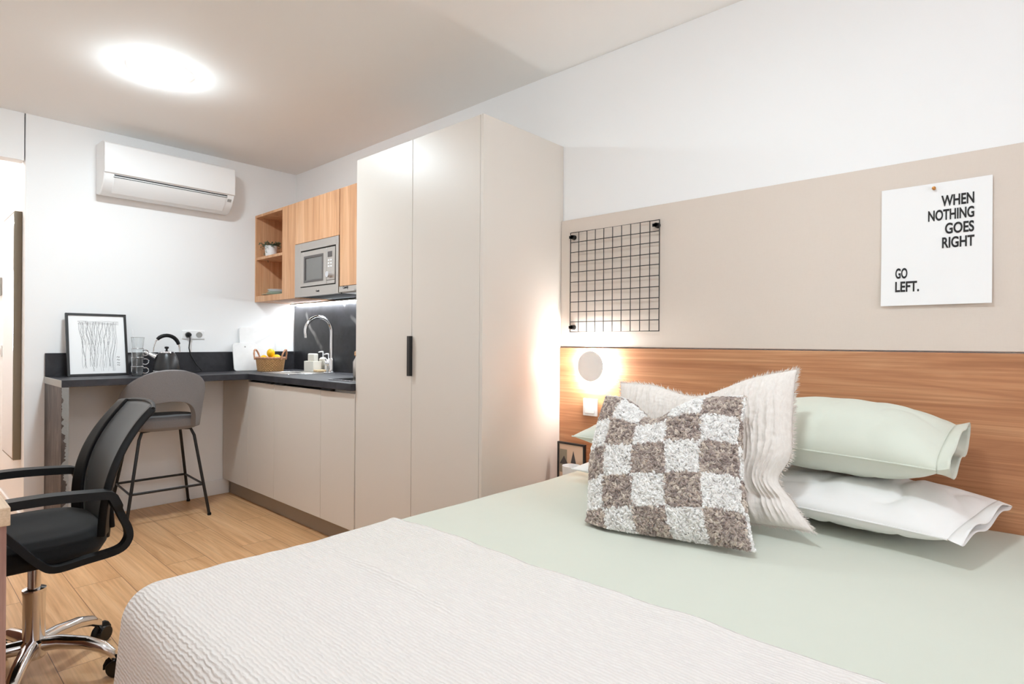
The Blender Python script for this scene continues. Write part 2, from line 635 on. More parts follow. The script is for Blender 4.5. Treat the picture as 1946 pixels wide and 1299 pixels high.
# ------------------------------------------------------------------ hall
r = thing('wall_mirror', 'tall narrow mirror with olive brown frame on the hall wall', 'mirror', (-0.33, -1.73, 0.41))
bx('frame', M['mirrorframe'], r, -0.56, -0.10, -1.768, -1.731, 0.41, 1.945, bevel=0.002)
bx('mirror_glass', M['mirror'], r, -0.548, -0.112, -1.7705, -1.7655, 0.422, 1.933, bevel=0)
tag(bx('intercom', M['grey'], None, -1.06, -0.96, -1.752, -1.7305, 1.47, 1.60, bevel=0.004), 'small grey intercom panel on the hall wall beyond the mirror', 'intercom')
r = thing('light_switch', 'small white switch on the hall wall below the intercom', 'switch', (-0.98, -1.73, 1.03))
bx('plate', M['white'], r, -1.02, -0.94, -1.738, -1.7305, 1.03, 1.11)
bx('rocker', M['lampwhite'], r, -1.005, -0.955, -1.743, -1.7375, 1.045, 1.095)

# ------------------------------------------------------------------ worktop, upstand and slab
ZT, ZB = 0.925, 0.885
r = thing('worktop', 'dark grey stone worktop, L-shaped, bar along the back wall and sink run', 'worktop', (0.25, -0.8, ZB))
wt = MB().prism([(0.001, -1.633), (0.497, -1.633), (0.497, -0.5975), (1.797, -0.5975), (1.797, -0.001), (0.001, -0.001)], 'z', ZB, ZT)
wt.build('slab', M['worktop'], r, bevel=0.002)
bx('end_edge', M['edge'], r, 0.002, 0.497, -1.6365, -1.6325, ZB, ZT, bevel=0.001)['label'] = 'pale stone end edge of the worktop'
leg = bx('support_panel', M['rust'], r, 0.002, 0.497, -1.633, -1.598, 0, ZB, bevel=0.002)
leg['label'] = 'rusty brown stone panel holding up the bar end'
chips = MB()
random.seed(5)
line = []
wch = 0.020
for i in range(178):
    wch = min(0.034, max(0.008, wch + random.uniform(-.007, .007)))
    line.append((-1.598 - wch, i * 0.005))
chips.prism([(-1.5985, 0.0), (-1.5985, 0.884)] + line[::-1], 'x', 0.4965, 0.4976)
chips.build('chipped_edge', M['ruststrip'], leg, smooth=False)
r = tag(MB().box(0.0015, 0.02, -1.633, -0.0205, ZT, 1.07).build('upstand', M['marble'], None, bevel=0.0015), 'low dark marble upstand with white veins along the back wall', 'upstand')
tag(MB().box(0.0205, 1.797, -0.02, -0.0015, ZT, 1.462).build('splashback', M['marble'], None, bevel=0.0015), 'tall dark marble splashback behind the tap', 'splashback')

# ------------------------------------------------------------------ base cabinets
YF = -0.575
tag(bx('plinth', M['plinth'], None, 0.013, 1.80, -0.525, -0.511, 0.0, 0.118, bevel=0.001), 'taupe kickboard under the kitchen base cabinets', 'kickboard')


def base_cabinet(x0, x1, doors, label, pulls):
    r = thing('base_cabinet', label, 'cabinet', ((x0 + x1) / 2, -0.3, 0.1))
    bx('body', M['greige'], r, x0 + .001, x1 - .001, YF + .02, -0.022, 0.116, ZB - 0.25 if x0 < 1 else ZB - .002, bevel=0)
    for a, b in doors:
        d = bx('door', M['greige'], r, a + .0012, b - .0012, YF, YF + .019, 0.116, 0.868, bevel=0.001)
        for c, e in pulls:
            if a <= c < b:
                hm = MB().box(c, e, YF - .004, YF + .012, 0.868, 0.884)
                hm.box(c, e, YF - .018, YF - .004, 0.872, 0.876)
                hm.build('handle', M['black'], d, bevel=0.001)['label'] = 'black edge pull'
    return r


rc = base_cabinet(0.013, 1.44, [(0.45, 0.845), (0.845, 1.44)], 'greige base cabinet under the sink with two edge pulls', [(0.722, 0.83), (0.862, 0.985)])
bx('filler_panel', M['greige'], rc, 0.013, 0.449, YF, YF + .019, 0.116, 0.884, bevel=0.001)
base_cabinet(1.44, 1.798, [(1.44, 1.798)], 'narrow greige base cabinet beside the tall wardrobe', [(1.45, 1.575)])

# ------------------------------------------------------------------ wall cabinets
YU = -0.338
ZU0, ZU1 = 1.4575, 2.135
r = thing('shelf_unit', 'open walnut wall shelf unit by the back wall with plant and plates', 'shelf', (0.33, -0.17, ZU0))
cw = M['cabwood']
bx('side_panel', cw, r, 0.001, 0.019, YU, -0.021, ZU0, ZU1)
bx('side_panel', cw, r, 0.455, 0.651, YU, -0.021, ZU0, ZU1)
bx('top_panel', cw, r, 0.019, 0.455, YU, -0.021, ZU1 - .019, ZU1)
bx('bottom_panel', cw, r, 0.019, 0.455, YU, -0.021, ZU0, ZU0 + .045)
bx('shelf_board', cw, r, 0.019, 0.455, YU + .004, -0.021, 1.785, 1.806)
bx('back_panel', cw, r, 0.019, 0.455, -0.021, -0.004, ZU0, ZU1)


def wall_cabinet(x0, x1, z0, label):
    r = thing('wall_cabinet', label, 'cabinet', ((x0 + x1) / 2, -0.17, z0))
    bx('body', cw, r, x0 + .001, x1 - .001, YU + .02, -0.002, z0, ZU1 - .001, bevel=0)
    bx('door', cw, r, x0 + .002, x1 - .002, YU, YU + .019, z0, ZU1, bevel=0.001)
    return r


wall_cabinet(0.652, 1.237, 1.838, 'walnut wall cabinet with one flap door above the microwave')
wall_cabinet(1.241, 1.798, 1.508, 'walnut wall cabinet above the slim cooker hood')

# microwave
r = thing('microwave', 'built-in stainless steel microwave with grey window in the wall cabinets', 'microwave', (0.95, -0.2, ZU0))
x0, x1, z0, z1 = 0.66, 1.236, 1.462, 1.834
fm = MB()
fm.box(x0, 0.745, YU - .006, YU + .014, z0, z1)
fm.box(1.205, x1, YU - .006, YU + .014, z0, z1)
fm.box(0.745, 1.205, YU - .006, YU + .014, z0, 1.525)
fm.box(0.745, 1.205, YU - .006, YU + .014, 1.780, z1)
fm.build('frame', M['steel'], r, bevel=0.001)
bx('casing', M['dark'], r, x0 + .01, x1 - .01, YU + .012, -0.03, z0 + .002, z1 - .004, bevel=0)
dm = MB()
dm.box(0.752, 0.795, YU - .009, YU + .010, 1.531, 1.770)
dm.box(1.055, 1.095, YU - .009, YU + .010, 1.531, 1.770)
dm.box(0.795, 1.055, YU - .009, YU + .010, 1.531, 1.556)
dm.box(0.795, 1.055, YU - .009, YU + .010, 1.738, 1.770)
d = dm.build('door', M['steel'], r, bevel=0.001)
wf = MB()
wf.box(0.795, 0.815, YU - .0095, YU, 1.556, 1.738)
wf.box(1.037, 1.055, YU - .0095, YU, 1.556, 1.738)
wf.box(0.815, 1.037, YU - .0095, YU, 1.556, 1.572)
wf.box(0.815, 1.037, YU - .0095, YU, 1.724, 1.738)
wf.build('window_frame', M['greyframe'], d)
bx('window_pane', M['greyglass'], d, 0.815, 1.037, YU - .004, YU, 1.572, 1.724, bevel=0)
cp = bx('control_panel', M['steel'], r, 1.097, 1.198, YU - .009, YU + .010, 1.556, 1.770)
bx('trim_strip', M['steel'], r, 1.097, 1.198, YU - .009, YU + .010, 1.531, 1.554)
bx('display', M['greyframe'], cp, 1.112, 1.165, YU - .011, YU - .008, 1.705, 1.742)
for k in range(3):
    for j in range(2):
        bx('button', M['white'], cp, 1.115 + j * .03, 1.135 + j * .03, YU - .011, YU - .008, 1.640 + k * .02, 1.650 + k * .02, bevel=0.001)
MB().cyl((1.143, YU - .009, 1.590), (1.143, YU - .034, 1.590), 0.021, 0.019).build('knob', M['chrome'], cp)
vs, fs = text_mesh('Candy', 0.045, None)
mb = MB(); mb.add([v + Vector((0.957, YU - .0066, 1.483)) for v in vs], fs)
mb.build('logo', M['ink'], r, smooth=False)

# hood
r = thing('cooker_hood', 'slim steel cooker hood front under the wall cabinet by the wardrobe', 'cooker hood', (1.5, -0.2, 1.462))
bx('front_panel', M['steel'], r, 1.241, 1.798, YU - .004, YU + .016, 1.468, 1.505)
bx('body', M['steel'], r, 1.243, 1.798, YU + .016, -0.03, 1.464, 1.504)
bx('switch_strip', M['grey'], r, 1.42, 1.53, YU - .007, YU - .003, 1.472, 1.480)
vs, fs = text_mesh('Candy', 0.062, None)
mb = MB(); mb.add([v + Vector((1.29, YU - .0046, 1.483)) for v in vs], fs)
mb.build('logo', M['ink'], r, smooth=False)

# LED strip
r = thing('strip_light', 'thin glowing light strip under the wall cabinets above the splashback', 'strip light', (0.9, -0.04, 1.44))
bx('channel', M['steel'], r, 0.03, 1.79, -0.062, -0.022, 1.448, 1.457)
bx('diffuser', M['ledglow'], r, 0.035, 1.785, -0.058, -0.026, 1.444, 1.448, bevel=0)

# ------------------------------------------------------------------ wardrobe
XW0, XW1, DW, ZW = 1.7995, 2.7805, -0.57, 2.143
r = thing('wardrobe', 'tall greige two-door wardrobe with one black pull beside the kitchen', 'wardrobe', (2.29, -0.28, 0))
wb = MB()
wb.box(XW0 + .001, XW1 - .018, DW + .022, -0.002, 0.118, ZW - .001)
wb.build('body', M['dark'], r)
bx('side_panel', M['greige'], r, XW1 - .018, XW1, DW, -0.002, 0, ZW, bevel=0.001)
bx('top_panel', M['greige'], r, XW0, XW1 - .018, DW + .02, -0.002, ZW - .001, ZW, bevel=0)
bx('kickboard', M['plinth'], r, XW0 + .001, XW1 - .02, -0.525, -0.505, 0, 0.117)
bx('side_panel', M['greige'], r, XW0, XW0 + .001, DW + .02, -0.021, 0.93, ZW - .001, bevel=0)
bx('door', M['greige'], r, XW0 + .001, 2.2885, DW, DW + .02, 0.118, ZW, bevel=0.001)
bx('door', M['greige'], r, 2.2915, XW1 - .020, DW, DW + .02, 0.118, ZW, bevel=0.001)
hm = MB()
hm.box(2.277, 2.2965, DW - .020, DW - .016, 0.988, 1.183)
hm.box(2.2925, 2.2965, DW - .016, DW, 0.988, 1.183)
hm.build('handle', M['black'], r, bevel=0.001)

# ------------------------------------------------------------------ long wall panels
tag(bx('wall_panel', M['linen'], None, 2.7815, 5.4, -0.0185, -0.0005, 1.136, 1.764, bevel=0.002), 'long beige fabric panel on the wall above the walnut headboard', 'wall panel')
tag(bx('headboard', M['headwood'], None, 2.7815, 5.4, -0.0245, -0.0005, 0.02, 1.1315, bevel=0.002), 'long walnut headboard panel behind the bed', 'headboard')

# wire grid
r = thing('wire_grid', 'black square wire memo grid clipped to the beige panel', 'memo grid', (3.09, -0.02, 1.209))
gx0, gx1, gz0, gz1, gy = 2.851, 3.331, 1.209, 1.694, -0.034
fr = MB().tube([(gx0, gy, gz0), (gx1, gy, gz0), (gx1, gy, gz1), (gx0, gy, gz1)], 0.0028, 8, closed=True)
fr.build('frame_wire', M['black'], r)
for i in range(1, 10):
    x = gx0 + (gx1 - gx0) * i / 10
    MB().cyl((x, gy + .002, gz0), (x, gy + .002, gz1), 0.0019, n=8).build('upright_wire', M['black'], r)
    z = gz0 + (gz1 - gz0) * i / 10
    MB().cyl((gx0, gy - .002, z), (gx1, gy - .002, z), 0.0019, n=8).build('cross_wire', M['black'], r)
for x, z in ((gx0 + .014, gz1 - .022), (gx1 - .014, gz1 - .022), (gx0 + .014, gz0 + .022)):
    cm = MB().cyl((x, -0.019, z), (x, -0.044, z), 0.012, 0.010, n=20)
    cm.box(x - .016, x + .016, -0.044, -0.040, z - .007, z + .007)
    cm.build('clip', M['blackplastic'], r, bevel=0.001)

# poster
PX0, PX1, PZ0, PZ1 = 4.156, 4.447, 1.286, 1.679


def paper(u, w):
    x = PX0 + (PX1 - PX0) * u
    z = PZ0 + (PZ1 - PZ0) * w
    y = -0.0205 - 0.009 * (1 - w) ** 3 - 0.003 * u ** 3 - 0.005 * (abs(u - .42) ** 2) * w
    return (x, y, z)


r = thing('poster', 'white paper poster with black words WHEN NOTHING GOES RIGHT GO LEFT', 'poster', (4.3, -0.02, PZ0))
MB().grid(24, 24, paper).build('paper_sheet', M['paper'], r, solid=0.0006, smooth=False)
LET = [('WHEN', 4.403, 1.600, 0.083, 1), ('NOTHING', 4.403, 1.556, 0.1175, 1), ('GOES', 4.403, 1.511, 0.073, 1), ('RIGHT', 4.404, 1.466, 0.0815, 1),
       ('GO', 4.197, 1.376, 0.0335, 0), ('LEFT.', 4.197, 1.331, 0.066, 0)]
for body, lx, lz, wd, right in LET:
    vs, fs = text_mesh(body, wd, 0.0352, bool(right), bold=0.027)
    mb = MB()
    out = []
    for v in vs:
        x, z = lx + v.x, lz + v.z
        p = Vector(paper((x - PX0) / (PX1 - PX0), (z - PZ0) / (PZ1 - PZ0)))
        out.append((x, p.y - 0.0011 + v.y * 0.5, z))
    mb.add(out, fs)
    mb.build('lettering', M['ink'], r, smooth=False)
r = thing('push_pin', 'small brass push pin holding the poster at its top edge', 'pin', (4.301, -0.03, 1.662))
MB().lathe([(0.0005, 0.0), (0.004, 0.001), (0.0055, 0.004), (0.003, 0.007), (0.0025, 0.011), (0.005, 0.013)], n=16, cap1=True).build('head', M['brass'], r, local=True)
r.rotation_euler = (PI / 2 * 1.0, 0, 0)
r.rotation_euler = (-PI / 2, 0, 0)
r.location = (4.301, -0.0355, 1.662)

# wall lamp
r = thing('wall_lamp', 'round wall lamp glowing behind its disc on the headboard beside the wardrobe', 'wall lamp', (2.993, -0.025, 1.045))
MB().cyl((2.993, -0.0247, 1.045), (2.993, -0.060, 1.045), 0.040, 0.040, n=32).build('mount', M['lampwhite'], r)
dsc = MB().lathe([(0.0005, -0.010), (0.06, -0.009), (0.070, -0.006), (0.072, 0.0), (0.0005, 0.001)], n=48).build('disc', M['lampwhite'], r, local=True)
dsc.rotation_euler = (PI / 2, 0, 0)
dsc.location = (0, -0.040, 0)
gl = MB().lathe([(0.042, 0.0), (0.062, 0.0), (0.062, 0.014), (0.042, 0.014)], n=32).build('light_ring', M['sconceglow'], r, local=True)
gl.rotation_euler = (PI / 2, 0, 0)
gl.location = (0, -0.020, 0)
# bedside switch
r = thing('light_switch', 'white square switch plate on the headboard under the wall lamp', 'switch', (2.971, -0.025, 0.806))
bx('plate', M['white'], r, 2.931, 3.011, -0.034, -0.0245, 0.806, 0.888, bevel=0.002)
bx('rocker', M['white'], r, 2.943, 2.999, -0.038, -0.033, 0.818, 0.876, bevel=0.002)

# ------------------------------------------------------------------ air conditioner
r = thing('air_conditioner', 'white wall-mounted air conditioner high on the back wall', 'air conditioner', (0.1, -0.97, 2.09))
ya, yb = -1.376, -0.578
MB().prism([(0.001, 2.105), (0.06, 2.092), (0.115, 2.100), (0.175, 2.150), (0.202, 2.195), (0.196, 2.41), (0.15, 2.425), (0.001, 2.43)], 'y', ya, yb).build('housing', M['white'], r, bevel=0.006)
MB().prism([(0.196, 2.216), (0.214, 2.213), (0.220, 2.225), (0.215, 2.398), (0.207, 2.408), (0.196, 2.408)], 'y', ya, yb).build('front_panel', M['white'], r, bevel=0.003)
MB().prism([(0.1975, 2.2005), (0.2032, 2.2005), (0.2022, 2.208), (0.1975, 2.208)], 'y', ya + .055, yb - .05).build('air_slot', M['dark'], r)
lv = MB()
for k in range(1):
    lv.prism([(0.203, 2.188), (0.178, 2.148), (0.124, 2.103), (0.120, 2.108), (0.173, 2.152), (0.197, 2.190)], 'y', ya + .058, yb - .055)
lv.build('louver', M['white'], r, bevel=0.001)
sl = MB()
sl.prism([(0.2035, 2.1935), (0.2025, 2.1905), (0.1995, 2.1905), (0.2, 2.1935)], 'y', ya + .052, yb - .05)
sl.build('slot_shadow', M['dark'], r)
dsp = MB().prism([(0.186, 2.165), (0.197, 2.183), (0.194, 2.185), (0.183, 2.167)], 'y', yb - .045, yb - .018)
dsp.build('display', M['grey'], r)
MB().cyl((0.2165, -0.987, 2.236), (0.2195, -0.987, 2.236), 0.0045, n=16).build('badge', M['ink'], r)

# ------------------------------------------------------------------ wall socket and kettle
r = thing('wall_socket', 'white double socket plate on the back wall above the bar', 'socket', (0, -0.783, 1.165))
bx('plate', M['white'], r, 0.0005, 0.008, -0.857, -0.708, 1.165, 1.225, bevel=0.002)
for y in (-0.82, -0.745):
    o = MB().lathe([(0.021, 0), (0.021, 0.003), (0.017, 0.003), (0.017, 0.001), (0.0005, 0.001)], n=24).build('outlet', M['grey'], r, local=True)
    o.rotation_euler = (0, PI / 2, 0)
    o.location = (0.0075, y + 0.783, 0.03)
kx, ky = 0.215, -1.02
r = thing('kettle', 'matte black conical kettle with chrome trim on the bar beside the glasses', 'kettle', (kx, ky, ZT))
MB().lathe([(0.088, 0.0), (0.090, 0.004), (0.090, 0.012), (0.082, 0.016), (0.0005, 0.016)], n=40, cap0=True).build('base', M['blackplastic'], r, local=True)
body = MB().lathe([(0.084, 0.024), (0.085, 0.034), (0.076, 0.075), (0.062, 0.118), (0.050, 0.142), (0.046, 0.146)], n=40, cap0=True).build('body', plain('matte black enamel', srgb(38, 37, 38), 0.35), r, local=True)
MB().lathe([(0.0845, 0.018), (0.0895, 0.020), (0.0895, 0.027), (0.086, 0.029)], n=40).build('chrome_band', M['chrome'], r, local=True)
ld = MB().lathe([(0.047, 0.145), (0.046, 0.152), (0.030, 0.160), (0.0005, 0.163)], n=32).build('lid', M['chrome'], r, local=True)
MB().lathe([(0.006, 0.160), (0.006, 0.170), (0.013, 0.176), (0.012, 0.186), (0.0005, 0.188)], n=20).build('lid_knob', M['blackplastic'], ld, local=True)
sp = MB().tube([(-0.012, -0.062, 0.115), (-0.02, -0.084, 0.128), (-0.026, -0.108, 0.142), (-0.03, -0.118, 0.145)], [0.024, 0.018, 0.012, 0.010], 16)
sp.build('spout', M['chrome'], r, local=True)
hp = []
for i in range(17):
    a = PI * (i / 16)
    hp.append((0.0, -0.080 * math.cos(a), 0.150 + 0.112 * math.sin(a) ** 0.8))
MB().tube(hp, [0.0045] * 17, 10).build('handle_arch', M['chrome'], r, local=True)
MB().tube(hp[4:15], [0.010, 0.012, 0.0125, 0.0125, 0.0125, 0.0125, 0.0125, 0.0125, 0.0125, 0.012, 0.011], 14).build('handle_grip', M['blackplastic'], r, local=True)
r = thing('power_cable', 'black plug and cable hanging from the socket down to the bar', 'cable', (0.04, -0.82, ZT))
o = MB().lathe([(0.017, 0.0), (0.019, 0.012), (0.013, 0.034), (0.006, 0.040)], n=20, cap0=True, cap1=True).build('plug', M['blackplastic'], r, local=True)
o.rotation_euler = (0, PI / 2, 0)
o.location = (-0.031, 0.0, 0.27)
MB().tube([(0.045, -0.82, 1.19), (0.048, -0.82, 1.16), (0.044, -0.825, 1.10), (0.045, -0.815, 1.05), (0.06, -0.78, 0.98), (0.08, -0.75, 0.935), (0.10, -0.78, 0.931), (0.12, -0.86, 0.930), (0.135, -0.925, 0.930)], 0.004, 8).build('cord', M['blackplastic'], r)

# ------------------------------------------------------------------ leaning picture on the bar
r = thing('picture_frame', 'black framed line drawing leaning on the back wall at the bar end', 'picture', (0.13, -1.38, ZT))
r.rotation_euler = (0, 0, 0)
PW, PH = 0.325, 0.405
tilt = Matrix.Rotation(-0.20, 4, 'Y')


def place(mb):
    for i, p in enumerate(mb.v):
        mb.v[i] = tilt @ p
    return mb


f = MB()
f.box(-0.012, 0.008, -PW / 2, -PW / 2 + .014, 0, PH)
f.box(-0.012, 0.008, PW / 2 - .014, PW / 2, 0, PH)
f.box(-0.012, 0.008, -PW / 2 + .014, PW / 2 - .014, 0, .014)
f.box(-0.012, 0.008, -PW / 2 + .014, PW / 2 - .014, PH - .014, PH)
place(f).build('frame', M['black'], r, local=True, bevel=0.001)
place(MB().box(-0.010, 0.001, -PW / 2 + .013, PW / 2 - .013, .013, PH - .013)).build('print', M['paper'], r, local=True)
dr = MB()
random.seed(11)


def stroke(pts, w):
    for (a, b), (c, d) in zip(pts[:-1], pts[1:]):
        q = Vector((c - a, d - b)); q = Vector((-q.y, q.x)).normalized() * w
        dr.add([(0.0014, a - q.x, b - q.y), (0.0014, a + q.x, b + q.y), (0.0014, c + q.x, d + q.y), (0.0014, c - q.x, d - q.y)], [(0, 1, 2, 3)])


for i in range(46):
    u = i / 45
    y0 = -0.095 + 0.205 * u
    y1 = -0.075 + 0.16 * u + random.uniform(-.012, .012)
    pts = []
    z0 = 0.345 + random.uniform(-.006, .01)
    z1 = random.choice([0.03, 0.05, 0.06, 0.14, 0.2])
    ph = random.random() * 6
    for k in range(14):
        s = k / 13
        pts.append((y0 + (y1 - y0) * s + 0.005 * math.sin(ph + s * 9) + random.uniform(-.0012, .0012), z0 + (z1 - z0) * s))
    stroke(pts, random.uniform(0.0003, 0.0008))
for k in range(6):
    z = 0.336 + k * 0.004
    stroke([(-0.10 + 0.22 * i / 12, z + random.uniform(-.003, .003)) for i in range(13)], 0.0004)
for k, z in enumerate((0.118, 0.100, 0.080, 0.066)):
    stroke([(0.100, z), (0.106, z + .006), (0.112, z - .002), (0.116, z + .005)], 0.0014)
place(dr).build('drawing', M['greyink'], r, local=True, smooth=False)

# ------------------------------------------------------------------ stacked glasses
gx, gy0 = 0.30, -1.212


def glass_cup(z, label, handle=True, name='glass_mug'):
    r = thing(name, label, 'glass', (gx, gy0, z), group=None)
    h = 0.062
    MB().lathe([(0.0005, 0.001), (0.027, 0.001), (0.031, 0.004), (0.034, h), (0.0325, h), (0.0295, 0.007), (0.0005, 0.006)], n=32).build('cup', M['glass'], r, local=True)
    MB().lathe([(0.0345, h - .003), (0.0352, h - .001), (0.0345, h + .0005), (0.0322, h)], n=32).build('rim', M['steelrim'], r, local=True)
    if handle:
        pts = [(0.0, 0.031 + 0.020 * math.cos(a) * 1.0 + 0.012, 0.033 + 0.018 * math.sin(a)) for a in [(-2.3 + 4.6 * i / 14) for i in range(15)]]
        MB().tube(pts, 0.0034, 8).build('handle', M['steelrim'], r, local=True)
    return r


zz = ZT
for i, lb in enumerate(['glass mug at the bottom of the stack beside the kettle', 'glass mug second from the bottom of the stack by the kettle', 'glass mug third from the bottom of the stack, under the plain tumbler']):
    glass_cup(zz + i * 0.0575, lb)['group'] = 'stacked glass mugs'
ztop = zz + 3 * 0.0575
r = thing('glass_tumbler', 'clear handleless tumbler on top of the glass mugs', 'glass', (gx, gy0, ztop))
MB().lathe([(0.0005, 0.001), (0.030, 0.001), (0.037, 0.075), (0.0355, 0.075), (0.0285, 0.006), (0.0005, 0.005)], n=32).build('cup', M['glass'], r, local=True)
MB().lathe([(0.0372, 0.073), (0.0378, 0.075), (0.036, 0.0758)], n=32).build('rim', M['grey'], r, local=True)
tag(MB().tube([(gx - .01, gy0 - .012, ztop + .007), (gx - .012, gy0 - .026, ztop + .125)], 0.0028, 8).build('drinking_straw', M['glass'], None), 'thin clear straw standing in the top tumbler', 'straw')

# ------------------------------------------------------------------ cutting boards
def board(name, label, y0, y1, h, x_bot, x_top, th, hole, mat):
    r = thing(name, label, 'cutting board', ((x_bot + th / 2), (y0 + y1) / 2, ZT))
    rr = 0.022
    pts = []
    w = (y1 - y0) / 2
    for cx, cz, a0 in ((w - rr, rr, -PI / 2), (w - rr, h - rr, 0), (-w + rr, h - rr, PI / 2), (-w + rr, rr, PI)):
        for k in range(6):
            a = a0 + PI / 2 * k / 5
            pts.append((cx + rr * math.cos(a), cz + rr * math.sin(a)))
    mb = MB().prism(pts, 'x', -th / 2, th / 2)
    rot = Matrix.Rotation(-math.atan2(x_bot - x_top, h), 4, 'Y')
    for i, p in enumerate(mb.v):
        mb.v[i] = rot @ p
    mb.build('slab', mat, r, local=True, bevel=0.002)
    if hole:
        hm = MB().cyl((th / 2 + .0006, 0, h - .03), (th / 2 - .002, 0, h - .03), 0.006, n=16)
        for i, p in enumerate(hm.v):
            hm.v[i] = rot @ p
        hm.build('hang_hole', M['grey'], r, local=True)
    return r


board('cutting_board', 'large pale marble board standing against the back wall behind the basket', -0.462, -0.19, 0.335, 0.038, 0.006, 0.012, False, M['whitemarble'])
board('cutting_board', 'small white marble board with hang hole in front of the larger board', -0.528, -0.345, 0.215, 0.085, 0.045, 0.012, True, M['whitemarble'])

# ------------------------------------------------------------------ basket of lemons
bcx, bcy = 0.245, -0.322
BS = 0.80
r = thing('basket', 'woven seagrass basket with two handles holding lemons on the worktop', 'basket', (bcx, bcy, ZT), 0.74)
rows, around = 22, 120


def bk(u, w):
    a = 2 * PI * u
    rad = (0.098 + 0.014 * w)
    wv = 0.0035 * math.sin(a * 30 + (PI if int(w * 11) % 2 else 0)) + 0.0022 * abs(math.sin(w * 11 * PI))
    return ((rad + wv) * 1.12 * BS * math.cos(a), (rad + wv) * 0.9 * BS * math.sin(a), 0.001 + 0.098 * w)


mb = MB().grid(180, 44, bk, closed_u=True)
mb.lathe([(0.0005, 0.003), (0.099, 0.003)], n=48, sx=1.12 * BS, sy=0.9 * BS)
mb.build('weave', M['basket'], r, local=True, solid=0.006, angle=60)
rim = []
for i in range(72):
    a = 2 * PI * i / 72
    rim.append((0.113 * 1.12 * BS * math.cos(a), 0.113 * 0.9 * BS * math.sin(a), 0.100 + 0.0015 * math.sin(a * 24)))
MB().tube(rim, [0.0075 + 0.0012 * math.sin(i * 2.1) for i in range(72)], 8, closed=True).build('rim', M['strawhandle'], r, local=True)
for s in (-1, 1):
    hp = []
    for i in range(15):
        a = PI * i / 14
        hp.append((s * (0.122 + 0.022 * math.sin(a)) * BS, 0.046 * math.cos(a), 0.088 + 0.074 * math.sin(a)))
    MB().tube(hp, [0.0065 + 0.001 * math.sin(i * 2.4) for i in range(15)], 8).build('handle', M['strawhandle'], r, local=True)


def lemon(loc, rot, label, s=1.0):
    prof = []
    for i in range(17):
        a = PI * i / 16
        z = -math.cos(a) * 0.036
        rr = 0.029 * math.sin(a) ** 0.85
        if i in (0, 16):
            rr = 0.0006
            z *= 1.17
        if i in (1, 15):
            rr *= 0.75
            z *= 1.08
        prof.append((max(rr, .0006) * s, z * s))
    o = MB().lathe(prof, n=28).build('lemon', M['lemon'], None, local=True)
    o.location = loc
    o.rotation_euler = rot
    o['group'] = 'lemons in the basket'
    return tag(o, label, 'lemon', 'lemons in the basket')


ca, sa = math.cos(0.74), math.sin(0.74)


def bl(x, y, z):
    return (bcx + x * ca - y * sa, bcy + x * sa + y * ca, ZT + z)


lemon(bl(-0.052, 0.004, 0.094), (PI / 2, 0.3, 0.9), 'lemon half sunk at the left side of the basket', 0.95)
lemon(bl(-0.002, 0.010, 0.136), (0.5, 0.5, 0.3), 'lemon on top of the pile in the basket', 1.0)
lemon(bl(0.048, -0.006, 0.098), (PI / 2, 0.1, 1.9), 'lemon at the right side of the basket', 1.0)

# ------------------------------------------------------------------ sink, tap, hob
r = thing('sink', 'stainless steel sink set into the dark worktop under the tap', 'sink', (0.58, -0.3, ZT))
sx0, sx1, sy0, sy1 = 0.405, 0.80, -0.47, -0.11
rm = MB()
rm.box(sx0, sx1, sy0, sy0 + .022, ZT + .0003, ZT + .004)
rm.box(sx0, sx1, sy1 - .022, sy1, ZT + .0003, ZT + .004)
rm.box(sx0, sx0 + .022, sy0 + .022, sy1 - .022, ZT + .0003, ZT + .004)
rm.box(sx1 - .022, sx1, sy0 + .022, sy1 - .022, ZT + .0003, ZT + .004)
rm.build('rim', M['steelrim'], r, bevel=0.002)
bx('basin', M['steel'], r, sx0 + .022, sx1 - .022, sy0 + .022, sy1 - .022, ZT + .0004, ZT + .0010, bevel=0)
MB().lathe([(0.0005, 0.0022), (0.03, 0.0020), (0.034, 0.0012)], c=(0.585, -0.29, ZT), n=24).build('drain', M['chrome'], r)
fx, fy = 0.70, -0.075
r = thing('faucet', 'tall chrome swan-neck tap behind the sink', 'tap', (fx, fy, ZT))
MB().lathe([(0.026, 0), (0.026, 0.006), (0.0205, 0.010), (0.0205, 0.095), (0.016, 0.105)], n=28).build('base', M['chrome'], r, local=True)
nk = [(0, 0, 0.10), (0, 0, 0.2), (0, 0, 0.30)]
for i in range(1, 19):
    a = PI * i / 18 * 1.08
    nk.append((-0.03 * (1 - math.cos(a)) / 2, -0.095 * (1 - math.cos(a)), 0.30 + 0.105 * math.sin(a)))
nk.append((nk[-1][0], nk[-1][1] + .002, nk[-1][2] - 0.02))
MB().tube(nk, 0.0125, 18).build('spout', M['chrome'], r, local=True)
hd = MB().cyl((-0.018, -0.004, 0.062), (-0.058, -0.012, 0.066), 0.016, 0.015)
hd.tube([(-0.05, -0.010, 0.068), (-0.062, -0.016, 0.10)], [0.005, 0.004], 10)
hd.build('lever', M['chrome'], r, local=True)

r = thing('hob', 'black glass hob with steel edge set in the worktop beside the wardrobe', 'hob', (1.6, -0.3, ZT))
bx('glass_top', M['blackgloss'], r, 1.43, 1.785, -0.51, -0.09, ZT + .0005, ZT + .006, bevel=0.001)
bx('edge_trim', M['steelrim'], r, 1.422, 1.79, -0.518, -0.510, ZT + .0005, ZT + .0065, bevel=0.001)

